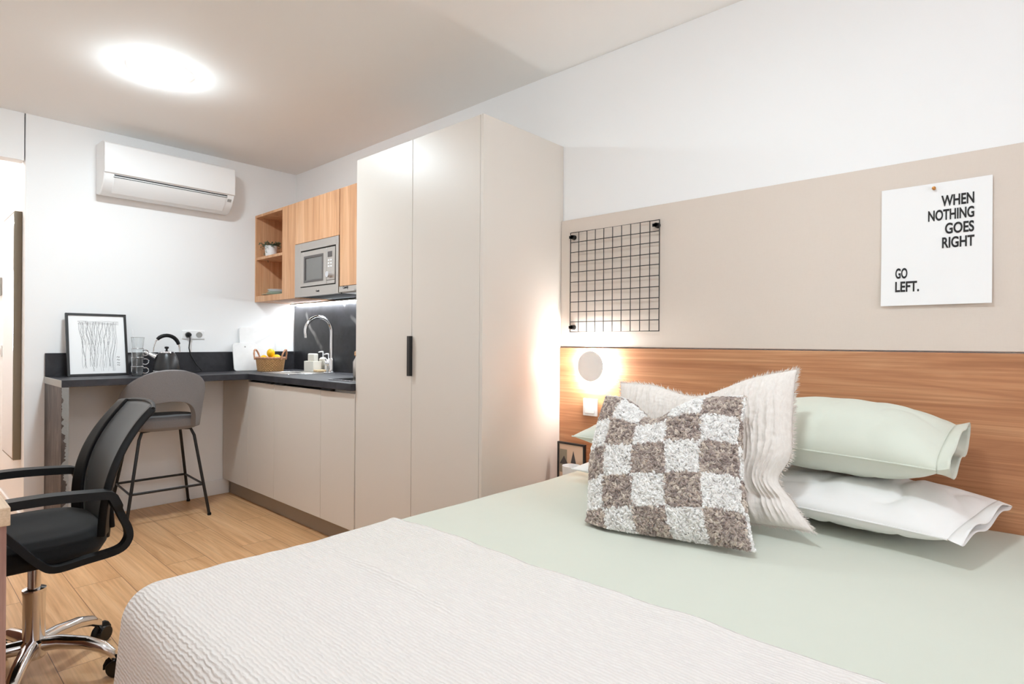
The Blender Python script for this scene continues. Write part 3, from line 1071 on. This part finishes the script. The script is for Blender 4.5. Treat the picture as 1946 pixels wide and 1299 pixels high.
# sponge holder, dish, bottles
tag(bx('dish_sponge', M['offwhite'], None, 0.485, 0.585, -0.150, -0.115, 1.001, 1.062, bevel=0.008), 'cream sponge standing in the white holder beside the tap', 'sponge')
hb = MB()
hb.box(0.46, 0.60, -0.165, -0.160, ZT + .0005, 1.005)
hb.box(0.46, 0.60, -0.100, -0.095, ZT + .0005, 1.005)
hb.box(0.46, 0.465, -0.160, -0.100, ZT + .0005, 1.005)
hb.box(0.595, 0.60, -0.160, -0.100, ZT + .0005, 1.005)
hb.box(0.465, 0.595, -0.160, -0.100, ZT + .0005, 1.000)
tag(hb.build('sponge_holder', M['offwhite'], None, bevel=0.002), 'small white ceramic sponge holder beside the tap', 'sponge holder')


def dispenser(x, y, label, h, mat):
    r = thing('soap_dispenser', label, 'soap dispenser', (x, y, ZT))
    MB().lathe([(0.026, 0.0005), (0.028, 0.006), (0.028, h - .01), (0.020, h), (0.009, h + .004)], n=28, cap0=True, cap1=True).build('bottle', mat, r, local=True)
    p = MB().cyl((0, 0, h + .003), (0, 0, h + .045), 0.004, n=12)
    p.tube([(0, 0, h + .044), (-0.012, -0.010, h + .045), (-0.026, -0.022, h + .040)], [0.006, 0.005, 0.004], 10)
    p.build('pump', M['white'], r, local=True)
    return r


dispenser(0.555, -0.062, 'cream soap dispenser with white pump behind the sponge holder', 0.105, M['offwhite'])
dispenser(0.618, -0.052, 'white soap dispenser with pump between sponge holder and tap', 0.090, M['white'])
r = thing('wooden_tray', 'small pale wooden tray with white soap at the foot of the tap', 'tray', (0.64, -0.13, ZT))
tag(r, 'small pale wooden block tray at the foot of the tap', 'tray')
bx('tray', M['tanwood'], r, 0.618, 0.672, -0.175, -0.100, ZT + .0045, ZT + .020, bevel=0.003)
r = thing('corked_bottle', 'clear corked bottle half hidden by the wardrobe on the hob', 'bottle', (1.495, -0.36, ZT + .006))
MB().lathe([(0.028, 0.001), (0.030, 0.004), (0.030, 0.10), (0.016, 0.125), (0.015, 0.135)], n=28, cap0=True).build('bottle', M['steel'], r, local=True)
MB().lathe([(0.014, 0.130), (0.022, 0.140), (0.022, 0.160), (0.012, 0.168), (0.0005, 0.169)], n=24).build('stopper', M['cork'], r, local=True)

# ------------------------------------------------------------------ plant and plates in the shelf unit
r = thing('potted_plant', 'trailing green plant in a white pot on the shelf board', 'plant', (0.138, -0.272, 1.8062))
MB().lathe([(0.038, 0.001), (0.041, 0.003), (0.049, 0.085), (0.045, 0.085), (0.043, 0.070)], n=32, cap0=True).build('pot', M['white'], r, local=True)
MB().lathe([(0.0445, 0.068), (0.0005, 0.074)], n=24).build('soil', M['soil'], r, local=True)
fo = MB()
random.seed(3)
for s in range(64):
    a = random.uniform(0, 2 * PI)
    reach = random.uniform(0.03, 0.075)
    drop = random.uniform(-0.03, 0.12) if math.cos(a - 3.6) > -0.3 else random.uniform(-0.04, 0.02)
    p0 = Vector((0.02 * math.cos(a), 0.02 * math.sin(a), 0.075))
    p1 = Vector((reach * math.cos(a), reach * math.sin(a), 0.105))
    p2 = Vector(((reach + .012) * math.cos(a), (reach + .012) * math.sin(a), 0.085 - max(drop, -0.02)))
    for k in range(9):
        tt = k / 8
        p = p0 * (1 - tt) ** 2 + p1 * 2 * tt * (1 - tt) + p2 * tt * tt
        for q in range(2):
            d = Vector((random.uniform(-1, 1), random.uniform(-1, 1), random.uniform(-.4, .6))).normalized()
            sd = d.cross(Vector((0, 0, 1)))
            sd = sd.normalized() * 0.0048
            L = random.uniform(0.010, 0.017)
            o = fo.add([p, p + d * L * .5 + sd, p + d * L, p + d * L * .5 - sd + Vector((0, 0, 0.0015))], [(0, 1, 2, 3)])
fo.build('foliage', M['leaf'], r, local=True, smooth=False, recalc=False)


def plate(loc, rad, h, mat, label, name='plate'):
    o = MB().lathe([(0.0005, 0.001), (rad * .55, 0.001), (rad * .62, 0.003), (rad, h), (rad - .003, h + .002), (rad * .6, 0.007), (0.0005, 0.006)], n=40).build(name, mat, None, local=True)
    o.location = loc
    return tag(o, label, name)


zb = ZU0 + .0455
plate((0.115, -0.218, zb), 0.108, 0.013, M['sageplate'], 'large sage green plate at the bottom of the plate stack')
plate((0.125, -0.215, zb + .0125), 0.082, 0.012, M['sageplate'], 'pale green side plate in the middle of the plate stack')
for i, lb in enumerate(['white side plate under the top plate of the stack', 'white side plate on top of the plate stack']):
    plate((0.135, -0.215, zb + .026 + i * .0125), 0.078, 0.013, M['white'], lb)

# ------------------------------------------------------------------ bar stool
r = thing('bar_stool', 'grey felt bar stool with wrapped backrest on thin black legs', 'bar stool', (0.262, -1.07, 0), -0.05)


def rsq(a, hx, hy, p=2.6):
    c, s = math.cos(a), math.sin(a)
    return (math.copysign(abs(c) ** (2 / p), c) * hx, math.copysign(abs(s) ** (2 / p), s) * hy)


def seat(u, w):
    a = 2 * PI * u
    prof = [(0.0, 0.580), (0.6, 0.577), (0.9, 0.584), (0.99, 0.604), (1.0, 0.625), (0.98, 0.650), (0.9, 0.664), (0.6, 0.670), (0.0, 0.669)]
    k = w * (len(prof) - 1)
    i = min(int(k), len(prof) - 2)
    f = k - i
    s = prof[i][0] * (1 - f) + prof[i + 1][0] * f
    z = prof[i][1] * (1 - f) + prof[i + 1][1] * f
    x, y = rsq(a, 0.205, 0.205, 2.7)
    return (x * s + 0.045, y * s, z)


MB().grid(56, 32, seat, closed_u=True).build('seat', M['stoolgrey'], r, local=True, angle=80, merge=0.0005)


def back(u, w):
    """wrapped shell: u runs around the seat, w from lower to upper edge; an arch is left open at the rear"""
    s = 2 * u - 1
    th = s * 1.95
    a = abs(s)
    ztop = 0.970 - 0.20 * (a / .75) ** 2.0 - 0.10 * max(0, a - .76) / .24
    arch = max(0.0, 1 - (a / 0.40) ** 2.4)
    zbot = 0.600 + 0.175 * arch ** 0.5
    ztop = max(ztop, zbot + 0.02)
    z = zbot + (ztop - zbot) * w
    lean = (z - 0.62) * 0.13
    rad = 0.208 + lean
    x, y = rsq(th, rad, rad, 2.2)
    return (x + 0.085, y - 0.018, z)


MB().grid(80, 20, back).build('backrest', M['stoolgrey'], r, local=True, solid=0.032, bevel=0.010, angle=60)
for sx in (-1, 1):
    for sy in (-1, 1):
        ft = Vector((sx * 0.228, sy * 0.235, 0.004))
        tp = Vector((sx * 0.150 + 0.02, sy * 0.150, 0.572))
        pts = [ft, ft.lerp(tp, .5), ft.lerp(tp, .93), Vector((sx * 0.138 + .02, sy * 0.138, 0.578)), Vector((sx * 0.09 + .04, sy * 0.09, 0.580))]
        lg = MB().tube(pts, 0.0095, 12).build('leg', M['black'], r, local=True)
        MB().lathe([(0.012, 0.0005), (0.012, 0.012), (0.010, 0.016)], c=tuple(ft - Vector((0, 0, .004))), n=16, cap0=True).build('foot_cap', M['blackplastic'], lg, local=True)
cs = [Vector((sx * 0.200, sy * 0.206, 0.205)) for sx, sy in ((-1, -1), (1, -1), (1, 1), (-1, 1))]
MB().tube([c for c in cs], 0.0078, 10, closed=True).build('foot_ring', M['black'], r, local=True)

# ------------------------------------------------------------------ desk
r = thing('desk', 'pale oak desk corner with rosy wooden end panel beside the office chair', 'desk', (1.95, -2.42, 0))
bx('desktop', M['desktop'], r, 1.20, 2.716, -2.735, -2.106, 0.705, 0.75, bevel=0.002)
bx('end_panel', M['deskside'], r, 2.66, 2.706, -2.72, -2.112, 0, 0.705, bevel=0.002)
bx('end_panel', M['deskside'], r, 1.21, 1.256, -2.72, -2.112, 0, 0.705, bevel=0.002)
bx('back_panel', M['deskside'], r, 1.256, 2.66, -2.72, -2.70, 0.3, 0.705, bevel=0.002)

# ------------------------------------------------------------------ office chair (faces -y)
r = thing('office_chair', 'black mesh office chair with loop arms and chrome star base', 'office chair', (2.04, -1.965, 0))


def seatf(u, w):
    a = 2 * PI * u
    prof = [(0.0, 0.435), (0.7, 0.432), (0.93, 0.442), (1.0, 0.470), (0.985, 0.505), (0.9, 0.526), (0.6, 0.534), (0.0, 0.532)]
    k = w * (len(prof) - 1)
    i = min(int(k), len(prof) - 2)
    f = k - i
    s = prof[i][0] * (1 - f) + prof[i + 1][0] * f
    z = prof[i][1] * (1 - f) + prof[i + 1][1] * f
    x, y = rsq(a, 0.240, 0.215, 3.4)
    y *= s
    x *= s
    if y < -0.1:
        z -= (abs(y) - .1) ** 2 * 1.6
    return (x, y - 0.03, z)


MB().grid(64, 28, seatf, closed_u=True).build('seat', M['seatblack'], r, local=True, angle=80, merge=0.0005)


def backc(s):
    """centre line of the backrest: (y, z)"""
    return (0.140 + 0.150 * s ** 2.6, 0.50 + 0.415 * s)


def bpt(u, s, off=0.0):
    y, z = backc(s)
    hw = 0.195 + 0.022 * math.sin(PI * min(1, s * 1.1)) + 0.005 * s
    y += 0.050 * (1 - u * u) * (1 - .3 * s)
    return Vector((0.02 + hw * u, y + off, z + 0.012 * (1 - u * u) * s))


for sd in (-1, 1):
    MB().grid(6, 28, lambda u, w: bpt(sd * (0.74 + 0.26 * u), w)).build('back_frame', M['blackplastic'], r, local=True, solid=0.024, bevel=0.004)
MB().tube([bpt(-1 + 2 * i / 16, 1.0) for i in range(17)], 0.007, 8).build('top_rail', M['blackplastic'], r, local=True, angle=60)
MB().grid(20, 24, lambda u, w: bpt((2 * u - 1) * 0.76, w)).build('back_mesh', M['mesh'], r, local=True, solid=0.004)
MB().grid(12, 14, lambda u, w: bpt((2 * u - 1) * 0.55, 0.0 + 0.34 * w, 0.018 - 0.012 * w)).build('lumbar_plate', M['blackplastic'], r, local=True, solid=0.016, bevel=0.004)
MB().tube([(0, 0.0, 0.428), (0, 0.12, 0.425), (0.01, 0.20, 0.45), (0.02, 0.205, 0.53)], [0.03, 0.028, 0.026, 0.022], 12, flat=0.6).build('back_bracket', M['blackplastic'], r, local=True)
for s in (-1, 1):
    lp = []
    ctrl = [(-0.14, 0.660), (-0.02, 0.664), (0.11, 0.655), (0.152, 0.648), (0.166, 0.628), (0.186, 0.575), (0.206, 0.525), (0.204, 0.488), (0.175, 0.462), (0.09, 0.452), (0.01, 0.446), (-0.03, 0.475), (-0.085, 0.545), (-0.15, 0.635)]
    n = len(ctrl)
    for i in range(n):
        p0, p1, p2, p3 = [Vector(ctrl[(i + k) % n]) for k in (-1, 0, 1, 2)]
        for q in range(5):
            tq = q / 5
            v = 0.5 * ((2 * p1) + (p2 - p0) * tq + (2 * p0 - 5 * p1 + 4 * p2 - p3) * tq ** 2 + (3 * p1 - p0 - 3 * p2 + p3) * tq ** 3)
            inn = 0.0
            lp.append((s * (0.262 - inn), v.x, v.y))
    am = MB()
    k = len(lp)
    # flat band: width across the chair, thin radially
    o = 0
    cen = Vector((0, 0.03, 0.54))
    for i in range(k):
        a, b = Vector(lp[i - 1]), Vector(lp[(i + 1) % k])
        d = (b - a).normalized()
        side = Vector((1, 0, 0))
        nrm = d.cross(side).normalized()
        wd = 0.028 if lp[i][2] > 0.6 else 0.019
        for (e, g) in ((1, 1), (1, -1), (-1, -1), (-1, 1)):
            am.v.append(Vector(lp[i]) + side * wd * e + nrm * (0.013 if lp[i][2] > 0.6 else 0.010) * g)
    for i in range(k):
        j = (i + 1) % k
        for q in range(4):
            am.f.append((i * 4 + q, i * 4 + (q + 1) % 4, j * 4 + (q + 1) % 4, j * 4 + q))
    am.build('armrest', M['blackplastic'], r, local=True, bevel=0.004, angle=50)
MB().cyl((0, 0, 0.30), (0, 0, 0.43), 0.018, n=20).build('piston', M['chrome'], r, local=True)
MB().lathe([(0.0005, 0.078), (0.032, 0.080), (0.042, 0.095), (0.042, 0.135), (0.031, 0.143), (0.031, 0.295), (0.033, 0.300), (0.033, 0.312), (0.019, 0.314)], n=32).build('column', M['chrome'], r, local=True)
MB().box(-0.10, 0.10, -0.11, 0.10, 0.415, 0.440).build('tilt_plate', M['blackplastic'], r, local=True, bevel=0.008)
for k in range(5):
    a = math.radians(50 + 72 * k)
    d = Vector((math.cos(a), math.sin(a), 0))
    pts = [d * 0.02 + Vector((0, 0, 0.122)), d * 0.08 + Vector((0, 0, 0.126)), d * 0.16 + Vector((0, 0, 0.118)), d * 0.215 + Vector((0, 0, 0.100)), d * 0.245 + Vector((0, 0, 0.078)), d * 0.252 + Vector((0, 0, 0.058))]
    lg = MB().tube(pts, [0.024, 0.023, 0.021, 0.019, 0.015, 0.009], 12).build('base_leg', M['chrome'], r, local=True)
    sd = Vector((-d.y, d.x, 0))
    ca_ = d * 0.262 + Vector((0, 0, 0.0302))
    wm_ = MB()
    for e in (-1, 1):
        wm_.cyl(ca_ + sd * (0.006 * e), ca_ + sd * (0.022 * e), 0.0295, 0.028, n=24)
    wm_.build('caster', M['blackgloss'], lg, local=True, bevel=0.002)
    hdm = MB()
    hc = []
    for i in range(9):
        an = -0.2 + PI * 1.1 * i / 8
        hc.append(ca_ + d * (-0.035 * math.cos(an)) + Vector((0, 0, 0.035 * math.sin(an))))
    hdm.tube(hc, 0.011, 8, flat=0.4)
    hdm.build('caster_hood', M['blackplastic'], lg, local=True)

# ------------------------------------------------------------------ bed
BX0, BX1, BY0, BY1, BZ = 3.045, 4.60, -1.955, -0.035, 0.600
r = thing('bed', 'double bed against the walnut headboard with white mattress', 'bed', ((BX0 + BX1) / 2, -1.0, 0))
bx('bed_base', plain('bed base grey', srgb(176, 168, 160), 0.8), r, BX0 + .02, BX1 - .02, BY0 + .02, BY1 - .005, 0.10, 0.34, bevel=0.01)
bx('mattress', M['whitecotton'], r, BX0 + .014, BX1 - .014, BY0 + .014, BY1 - .005, 0.34, BZ - .012, bevel=0.03)
for x in (BX0 + .12, BX1 - .12):
    for y in (BY0 + .12, BY1 - .15):
        MB().cyl((x, y, 0.0005), (x, y, 0.10), 0.025, n=16).build('leg', M['black'], r)


def drape(a, b, z, grow, R, hang_x, flare, yend, yhead, wav):
    """flat cloth point (a along x, b along y) laid over the bed: rounds over the sides and the foot"""
    x0, x1, y0 = BX0 - grow, BX1 + grow, BY0 - grow
    ex = (x0 + R - a) if a < x0 + R else ((a - (x1 - R)) if a > x1 - R else 0.0)
    sx = -1 if a < (x0 + x1) / 2 else 1
    ey = (y0 + R - b) if b < y0 + R else 0.0
    d = math.hypot(ex, ey)
    zz = z + wav(a, b)
    cx = min(max(a, x0 + R), x1 - R)
    cy = max(b, y0 + R)
    if d <= 1e-9:
        return Vector((a, b, zz))
    q = R * PI / 2
    if d < q:
        o = R * math.sin(d / R)
        dz = R * (1 - math.cos(d / R))
    else:
        e = d - q
        o = R + flare * e
        dz = R + e
    zf = zz - dz
    zf = max(zf, 0.02)
    return Vector((cx + sx * o * ex / d, cy - o * ey / d, zf))


def wav_sheet(a, b):
    n1 = noise.noise(Vector((a * 3.0, b * 3.0, 2.0)))
    n2 = noise.noise(Vector((a * 9 + b * 4, b * 2.0 - a, 5.0)))
    return 0.006 * n1 + 0.0018 * n2


def make_cloth(name, mat, z, grow, R, hangx, b0, b1, nu, nv, flare, wav, solid, edge=None):
    w = BX1 - BX0 + 2 * hangx
    mb = MB()

    def fn(u, v):
        a = BX0 - hangx + w * u
        b = b0 + (b1 - b0) * v
        if edge:
            b += edge(a) * v ** 6
        return drape(a, b, z, grow, R, hangx, flare, b0, b1, wav)
    mb.grid(nu, nv, fn, lambda u, v: (u * w, (b1 - b0) * v))
    return mb.build(name, mat, None, solid=solid, angle=80)


tag(make_cloth('bed_sheet', M['sage'], BZ, 0.0, 0.06, 0.30, -1.90, -0.075, 150, 150, 0.03, wav_sheet, 0.006),
    'smooth sage green sheet covering the bed under the pillows', 'sheet')


def wav_blk(a, b):
    n1 = noise.noise(Vector((a * 2.4, b * 5.0, 7.0)))
    n2 = noise.noise(Vector((a * 6.0, b * 22.0, 1.0)))
    ridge = 0.010 * math.exp(-((b + 1.52 + 0.05 * (a - 3.4)) / 0.018) ** 2) * max(0, 1 - abs(a - 3.45) / 0.35)
    e = 0.012 * math.exp(-((b + 1.25) / 0.02) ** 2) * (0.4 + noise.noise(Vector((a * 7, 3, 0))) * .6)
    return 0.011 + wav_sheet(a, b) + 0.004 * n1 + 0.0022 * n2 + ridge + max(e, 0)


tag(make_cloth('blanket', M['blanket'], BZ, 0.012, 0.075, 0.50, -2.40, -1.245, 240, 240, 0.10, wav_blk, 0.006,
               edge=lambda a: 0.012 * noise.noise(Vector((a * 5, 0.3, 0)))),
    'ivory rippled throw blanket over the foot of the bed', 'blanket')

# ------------------------------------------------------------------ pillows and cushions
def pillow_mesh(name, mat, A, B, T, mtx, nu=90, nv=70, q=0.55, p=2.4, pinch=0.05, detail=None, open_end=False, parent=None, deform=None, bm_build=True, uvs=1.0, floor=None, gape=0.80, back=1.0, extra=None):
    """A, B half length and half depth, T thickness; two skins meeting in a seam"""
    mb = MB()

    def pt(u, w, side):
        s, t = 2 * u - 1, 2 * w - 1
        prof = max(0.0, (1 - abs(s) ** p)) * max(0.0, (1 - abs(t) ** p))
        if open_end:
            ps = (1 - abs(s) ** p) if s < 0 else (1 - gape * s ** 3.0)
            prof = max(0.0, ps) * max(0.0, 1 - abs(t) ** p)
        h = T / 2 * prof ** q * (1.0 if side > 0 else back)
        x = A * s * (1 - pinch * (1 - t * t) * s * s)
        y = B * t * (1 - pinch * (1 - s * s) * t * t)
        if open_end and s > 0:
            x = A * s
        z = side * h
        P = Vector((x, y, z))
        if detail:
            P.z += side * detail(s, t, side) * min(1, prof * 3)
        if deform:
            P = deform(P, s, t, side)
        Q = mtx @ P
        if floor is not None and Q.z < floor:
            Q.z = floor + 0.06 * (Q.z - floor) * 0
        return Q
    mb.grid(nu, nv, lambda u, w: pt(u, w, 1), lambda u, w: (u * uvs, w * uvs))
    mb.grid(nu, nv, lambda u, w: pt(u, w, -1), lambda u, w: (u * uvs, w * uvs), flip=True)
    if extra:
        extra(mb, pt)
    o = mb.build(name, mat, parent, merge=0.00005, angle=75, recalc=not open_end and not extra)
    return o, pt


def wrinkle(sc, amp, seed):
    def f(s, t, side):
        a = noise.noise(Vector((s * sc, t * sc * .7 + side * 3, seed)))
        b = noise.noise(Vector((s * sc * 2.6 + t * 2, t * sc * 1.2, seed + side)))
        r = abs(a) ** 0.8
        return -amp * (1 - min(1, r * 3)) * 0.7 + amp * 0.4 * b
    return f


def PM(loc, rx=0, ry=0, rz=0):
    return Matrix.Translation(loc) @ Matrix.Rotation(rz, 4, 'Z') @ Matrix.Rotation(rx, 4, 'X') @ Matrix.Rotation(ry, 4, 'Y')


def flat_bottom(zmin, soft=0.02):
    return zmin


# white pillows underneath, sage pillows on top
def pillow(label, name, mat, loc, A, B, T, rx, ry, rz, seed, open_end, amp, group, gape=0.80, skew=0.0):
    r = thing(name, label, 'pillow', loc, group=group)
    mt = PM(Vector(loc), rx, ry, rz)
    floor_z = 0.6125

    def df(P, s, t, side):
        P.x += skew * t * max(0, s) ** 2
        return P
    o, pt = pillow_mesh('pillowcase', mat, A, B, T, mt, detail=wrinkle(2.2, amp, seed), open_end=open_end, parent=r, deform=df, gape=gape)
    # piped seam along the front and back edges
    sm = []
    for i in range(61):
        u = i / 60
        sm.append(pt(u, 0.0, 1))
    MB().tube(sm, 0.0028, 6).build('seam', mat, r, angle=60)
    if open_end:
        hem = MB()
        L = 0.030

        def hp(u, w):
            s2 = u * 2
            side = 1 if s2 <= 1 else -1
            ww = s2 if s2 <= 1 else 2 - s2
            t = 2 * ww - 1
            prof = (1 - gape) * max(0.0, 1 - abs(t) ** 2.4)
            h = T / 2 * prof ** 0.55
            x = A + L * w + skew * t
            y = B * t * (1 - 0.0 * w)
            z = side * h * (1 + 0.5 * w * abs(t)) + 0.010 * w * math.sin(t * 6 + seed)
            return mt @ Vector((x, y, z))
        hem.grid(64, 4, hp, closed_u=True)
        hem.build('open_hem', mat, r, solid=0.003, angle=60, merge=0.0)
    return r


pillow('white pillow at the bottom of the stack on the wardrobe side of the bed', 'pillow', M['whitecotton'], (3.485, -0.262, 0.668), 0.295, 0.215, 0.105, 0.03, 0, 0.05, 3, False, 0.006, 'bed pillows')
pillow('sage green pillow lying on the white pillow nearer the wardrobe', 'pillow', M['sagedark'], (3.48, -0.262, 0.797), 0.295, 0.205, 0.15, 0.05, 0, 0.03, 9, False, 0.005, 'bed pillows')
pillow('crumpled white pillow under the plump sage pillow right of the cushions', 'pillow', M['whitecotton'], (4.11, -0.285, 0.686), 0.32, 0.225, 0.130, 0.05, 0.0, -0.10, 5, True, 0.012, 'bed pillows', 0.975, 0.018)
pillow('plump sage green pillow with open pillowcase end right of the cushions', 'pillow', M['sagedark'], (4.065, -0.248, 0.868), 0.298, 0.185, 0.21, 0.20, 0.02, -0.05, 14, True, 0.006, 'bed pillows', 0.86)


def leaning(bottom, top, right_hint, A, B):
    """matrix whose x is the cushion width, y its height, z its face towards the foot of the bed"""
    b, tp = Vector(bottom), Vector(top)
    up = (tp - b).normalized()
    rt = Vector(right_hint)
    rt = (rt - up * rt.dot(up)).normalized()
    nz = rt.cross(up)
    c = b + up * B
    return Matrix(((rt.x, up.x, nz.x, c.x), (rt.y, up.y, nz.y, c.y), (rt.z, up.z, nz.z, c.z), (0, 0, 0, 1)))


# muslin cushion
mt = leaning((3.775, -0.605, 0.600), (3.715, -0.465, 1.03), (1, 0.02, -0.03), 0.3, 0.235)


def mus_detail(s, t, side):
    ws = s + 0.03 * noise.noise(Vector((s * 3, t * 2.2, 1))) + 0.012 * noise.noise(Vector((s * 9, t * 6, 4)))
    f = 0.8 - 1.6 * abs(noise.noise(Vector((ws * 17, t * 0.7, 3.0 * side)))) ** 0.6
    g = noise.noise(Vector((ws * 44, t * 7, 8.0 * side))) + 0.7 * noise.noise(Vector((ws * 10, t * 30, 2.0 * side)))
    fold = math.exp(-((t + 0.55 + 0.12 * s) / 0.07) ** 2) * max(0, s) * 0.03
    return 0.0115 * f + 0.0030 * g - fold


def mus_def(P, s, t, side):
    dip = 0.055 * math.exp(-((s + 0.0) / 0.42) ** 2) * max(0, t) ** 2
    P.y -= dip
    if s > 0:
        P.x -= 0.045 * s * s * math.exp(-((t + 0.42) / 0.22) ** 2)
        P.x += 0.03 * s ** 3 * max(0, -t - .75) * 4
    if t < -0.6 and s > 0.5:
        P.z += 0.03 * (s - .5) * (-t - .6) * 4
    return P


r = thing('cushion', 'large ivory crinkled muslin cushion with frayed edges behind the checked cushion', 'cushion', (3.77, -0.55, 0.61))
o, pt = pillow_mesh('cover', M['muslin'], 0.300, 0.236, 0.17, mt, nu=230, nv=110, q=0.5, p=2.6, pinch=0.07, detail=mus_detail, parent=r, deform=mus_def, floor=0.6115, back=0.45)
fg = MB()
random.seed(21)
for e in range(4):
    for i in range(420):
        u = random.random()
        a, b = [(u, 0.0), (u, 1.0), (0.0, u), (1.0, u)][e]
        p = pt(a, b, 1)
        c = pt(0.5, 0.5, 0)
        d = (p - pt(a + (0.5 - a) * .06, b + (0.5 - b) * .06, 0)).normalized()
        d = (d + Vector((random.uniform(-.6, .6), random.uniform(-.6, .6), random.uniform(-.5, .5)))).normalized()
        L = random.uniform(0.008, 0.019)
        s1 = d.orthogonal().normalized() * 0.0015
        s2 = d.cross(s1)
        q = p + d * L
        if q.z < 0.617:
            q.z = 0.617
        fg.add([p + s1, p - s1 * .5 + s2 * .9, p - s1 * .5 - s2 * .9, q], [(0, 1, 3), (1, 2, 3), (2, 0, 3)])
fg.build('frayed_edge', M['muslin'], r, smooth=False, recalc=False)

# checked boucle cushion
mt = leaning((3.765, -0.835, 0.585), (3.66, -0.62, 1.01), (1, 0.06, -0.03), 0.25, 0.232)


def bou_detail(s, t, side):
    d, _ = noise.voronoi(Vector((s * 31, t * 29, 4.0 * side)))
    return 0.007 * (0.7 - min(d[0], 1.0)) + 0.004 * noise.noise(Vector((s * 7, t * 7, side)))


def bou_def(P, s, t, side):
    dip = 0.075 * math.exp(-((s + 0.08) / 0.36) ** 2) * max(0, t) ** 1.5
    P.y -= dip
    P.z -= 0.03 * math.exp(-((s + 0.08) / 0.30) ** 2) * max(0, t) ** 1.5 * (1 if side > 0 else -.3)
    tp = max(0, t) ** 1.6
    if s < 0:
        P.x += 0.055 * tp * -s
        P.y += 0.012 * tp * -s
        P.x += 0.02 * max(0, -t) * -s
    else:
        P.y -= 0.042 * tp * s
    return P


def tufts(mb, pt):
    """curly pile: small overlapping curls over the face and round the seam"""
    rnd = random.Random(77)
    for i in range(11500):
        if i < 10500:
            u, w, side = rnd.random(), rnd.random(), 1
            u = min(max(u, .004), .996); w = min(max(w, .004), .996)
        else:
            e = rnd.randrange(4)
            q = rnd.random()
            u, w = [(q, 0.004), (q, 0.996), (0.004, q), (0.996, q)][e]
            side = rnd.choice((-1, 1))
        c = pt(u, w, side)
        e1 = pt(min(u + .012, 1), w, side) - pt(max(u - .012, 0), w, side)
        e2 = pt(u, min(w + .012, 1), side) - pt(u, max(w - .012, 0), side)
        nn = e1.cross(e2) * side
        if nn.length < 1e-9:
            continue
        nn.normalize()
        e1.normalize()
        e2 = nn.cross(e1)
        an = rnd.uniform(0, PI)
        a = e1 * math.cos(an) + e2 * math.sin(an)
        a = (a + nn * rnd.uniform(-.35, .35)).normalized()
        b = nn.cross(a).normalized()
        m = a.cross(b)
        L, Wd, H = rnd.uniform(.0045, .0075), rnd.uniform(.0024, .0036), rnd.uniform(.0026, .0040)
        c = c + nn * rnd.uniform(0.0005, 0.0035)
        if c.z < 0.617:
            c.z = 0.617
        bend = rnd.uniform(-.003, .003)
        vs = []
        for k, rr in ((-1.0, 0.35), (-.45, 1.0), (.45, 1.0), (1.0, 0.35)):
            cc = c + a * L * k + b * bend * (1 - k * k)
            vs += [cc + b * Wd * rr, cc + m * H * rr, cc - b * Wd * rr, cc - m * H * rr]
        fs = [(3, 2, 1, 0), (12, 13, 14, 15)]
        for k in range(3):
            for q in range(4):
                fs.append((k * 4 + q, k * 4 + (q + 1) % 4, k * 4 + 4 + (q + 1) % 4, k * 4 + 4 + q))
        o = mb.add(vs, fs)
        for k in range(16):
            mb.uv[o + k] = (u, w)


r = thing('cushion', 'fluffy boucle cushion with taupe and white checks at the front of the pillows', 'cushion', (3.755, -0.8, 0.61))
pillow_mesh('cover', M['boucle'], 0.252, 0.238, 0.19, mt, nu=150, nv=140, q=0.5, p=2.6, pinch=0.085, detail=bou_detail, parent=r, deform=bou_def, floor=0.6115, back=0.45, extra=tufts)

# ------------------------------------------------------------------ nightstand with small picture and cup
r = thing('nightstand', 'slim walnut nightstand squeezed between the wardrobe and the bed', 'nightstand', (2.90, -0.21, 0))
bx('body', M['headwood'], r, 2.785, 3.02, -0.185, -0.026, 0.02, 0.42, bevel=0.002)
bx('top', M['headwood'], r, 2.783, 3.024, -0.195, -0.026, 0.42, 0.44, bevel=0.002)
r = thing('picture_frame', 'small black framed triangle print standing between the wardrobe and bed', 'picture', (2.908, -0.095, 0.44))
px0, px1, pz0, pz1, py = 2.828, 2.988, 0.441, 0.677, -0.095
f = MB()
f.box(px0, px0 + .009, py - .006, py + .010, pz0, pz1)
f.box(px1 - .009, px1, py - .006, py + .010, pz0, pz1)
f.box(px0 + .009, px1 - .009, py - .006, py + .010, pz0, pz0 + .009)
f.box(px0 + .009, px1 - .009, py - .006, py + .010, pz1 - .009, pz1)
f.build('frame', M['black'], r, bevel=0.001)
bx('print', plain('peach print', srgb(222, 192, 166), 0.8), r, px0 + .008, px1 - .008, py, py + .008, pz0 + .008, pz1 - .008, bevel=0)
a = MB()
a.prism([(px0 + .012, pz0 + .09), (px0 + .055, pz0 + .09), (px0 + .055, pz1 - .035), (px0 + .012, pz1 - .035)], 'y', py - .0008, py + .001)
a.build('print_block', plain('print olive', srgb(150, 140, 122), 0.8), r, smooth=False)
a = MB()
a.prism([(px0 + .012, pz0 + .130), (px0 + .062, pz0 + .130), (px0 + .038, pz0 + .170)], 'y', py - .0016, py + .001)
a.prism([(px0 + .078, pz0 + .140), (px0 + .108, pz0 + .140), (px0 + .093, pz1 - .038)], 'y', py - .0016, py + .001)
a.build('print_triangle', plain('print charcoal', srgb(78, 72, 72), 0.8), r, smooth=False)
r = thing('cup', 'small white cup standing before the little triangle print', 'cup', (2.950, -0.152, 0.4405))
MB().lathe([(0.032, 0.001), (0.036, 0.004), (0.042, 0.144), (0.039, 0.144), (0.033, 0.01), (0.0005, 0.008)], n=32, cap0=True).build('bowl', M['white'], r, local=True)
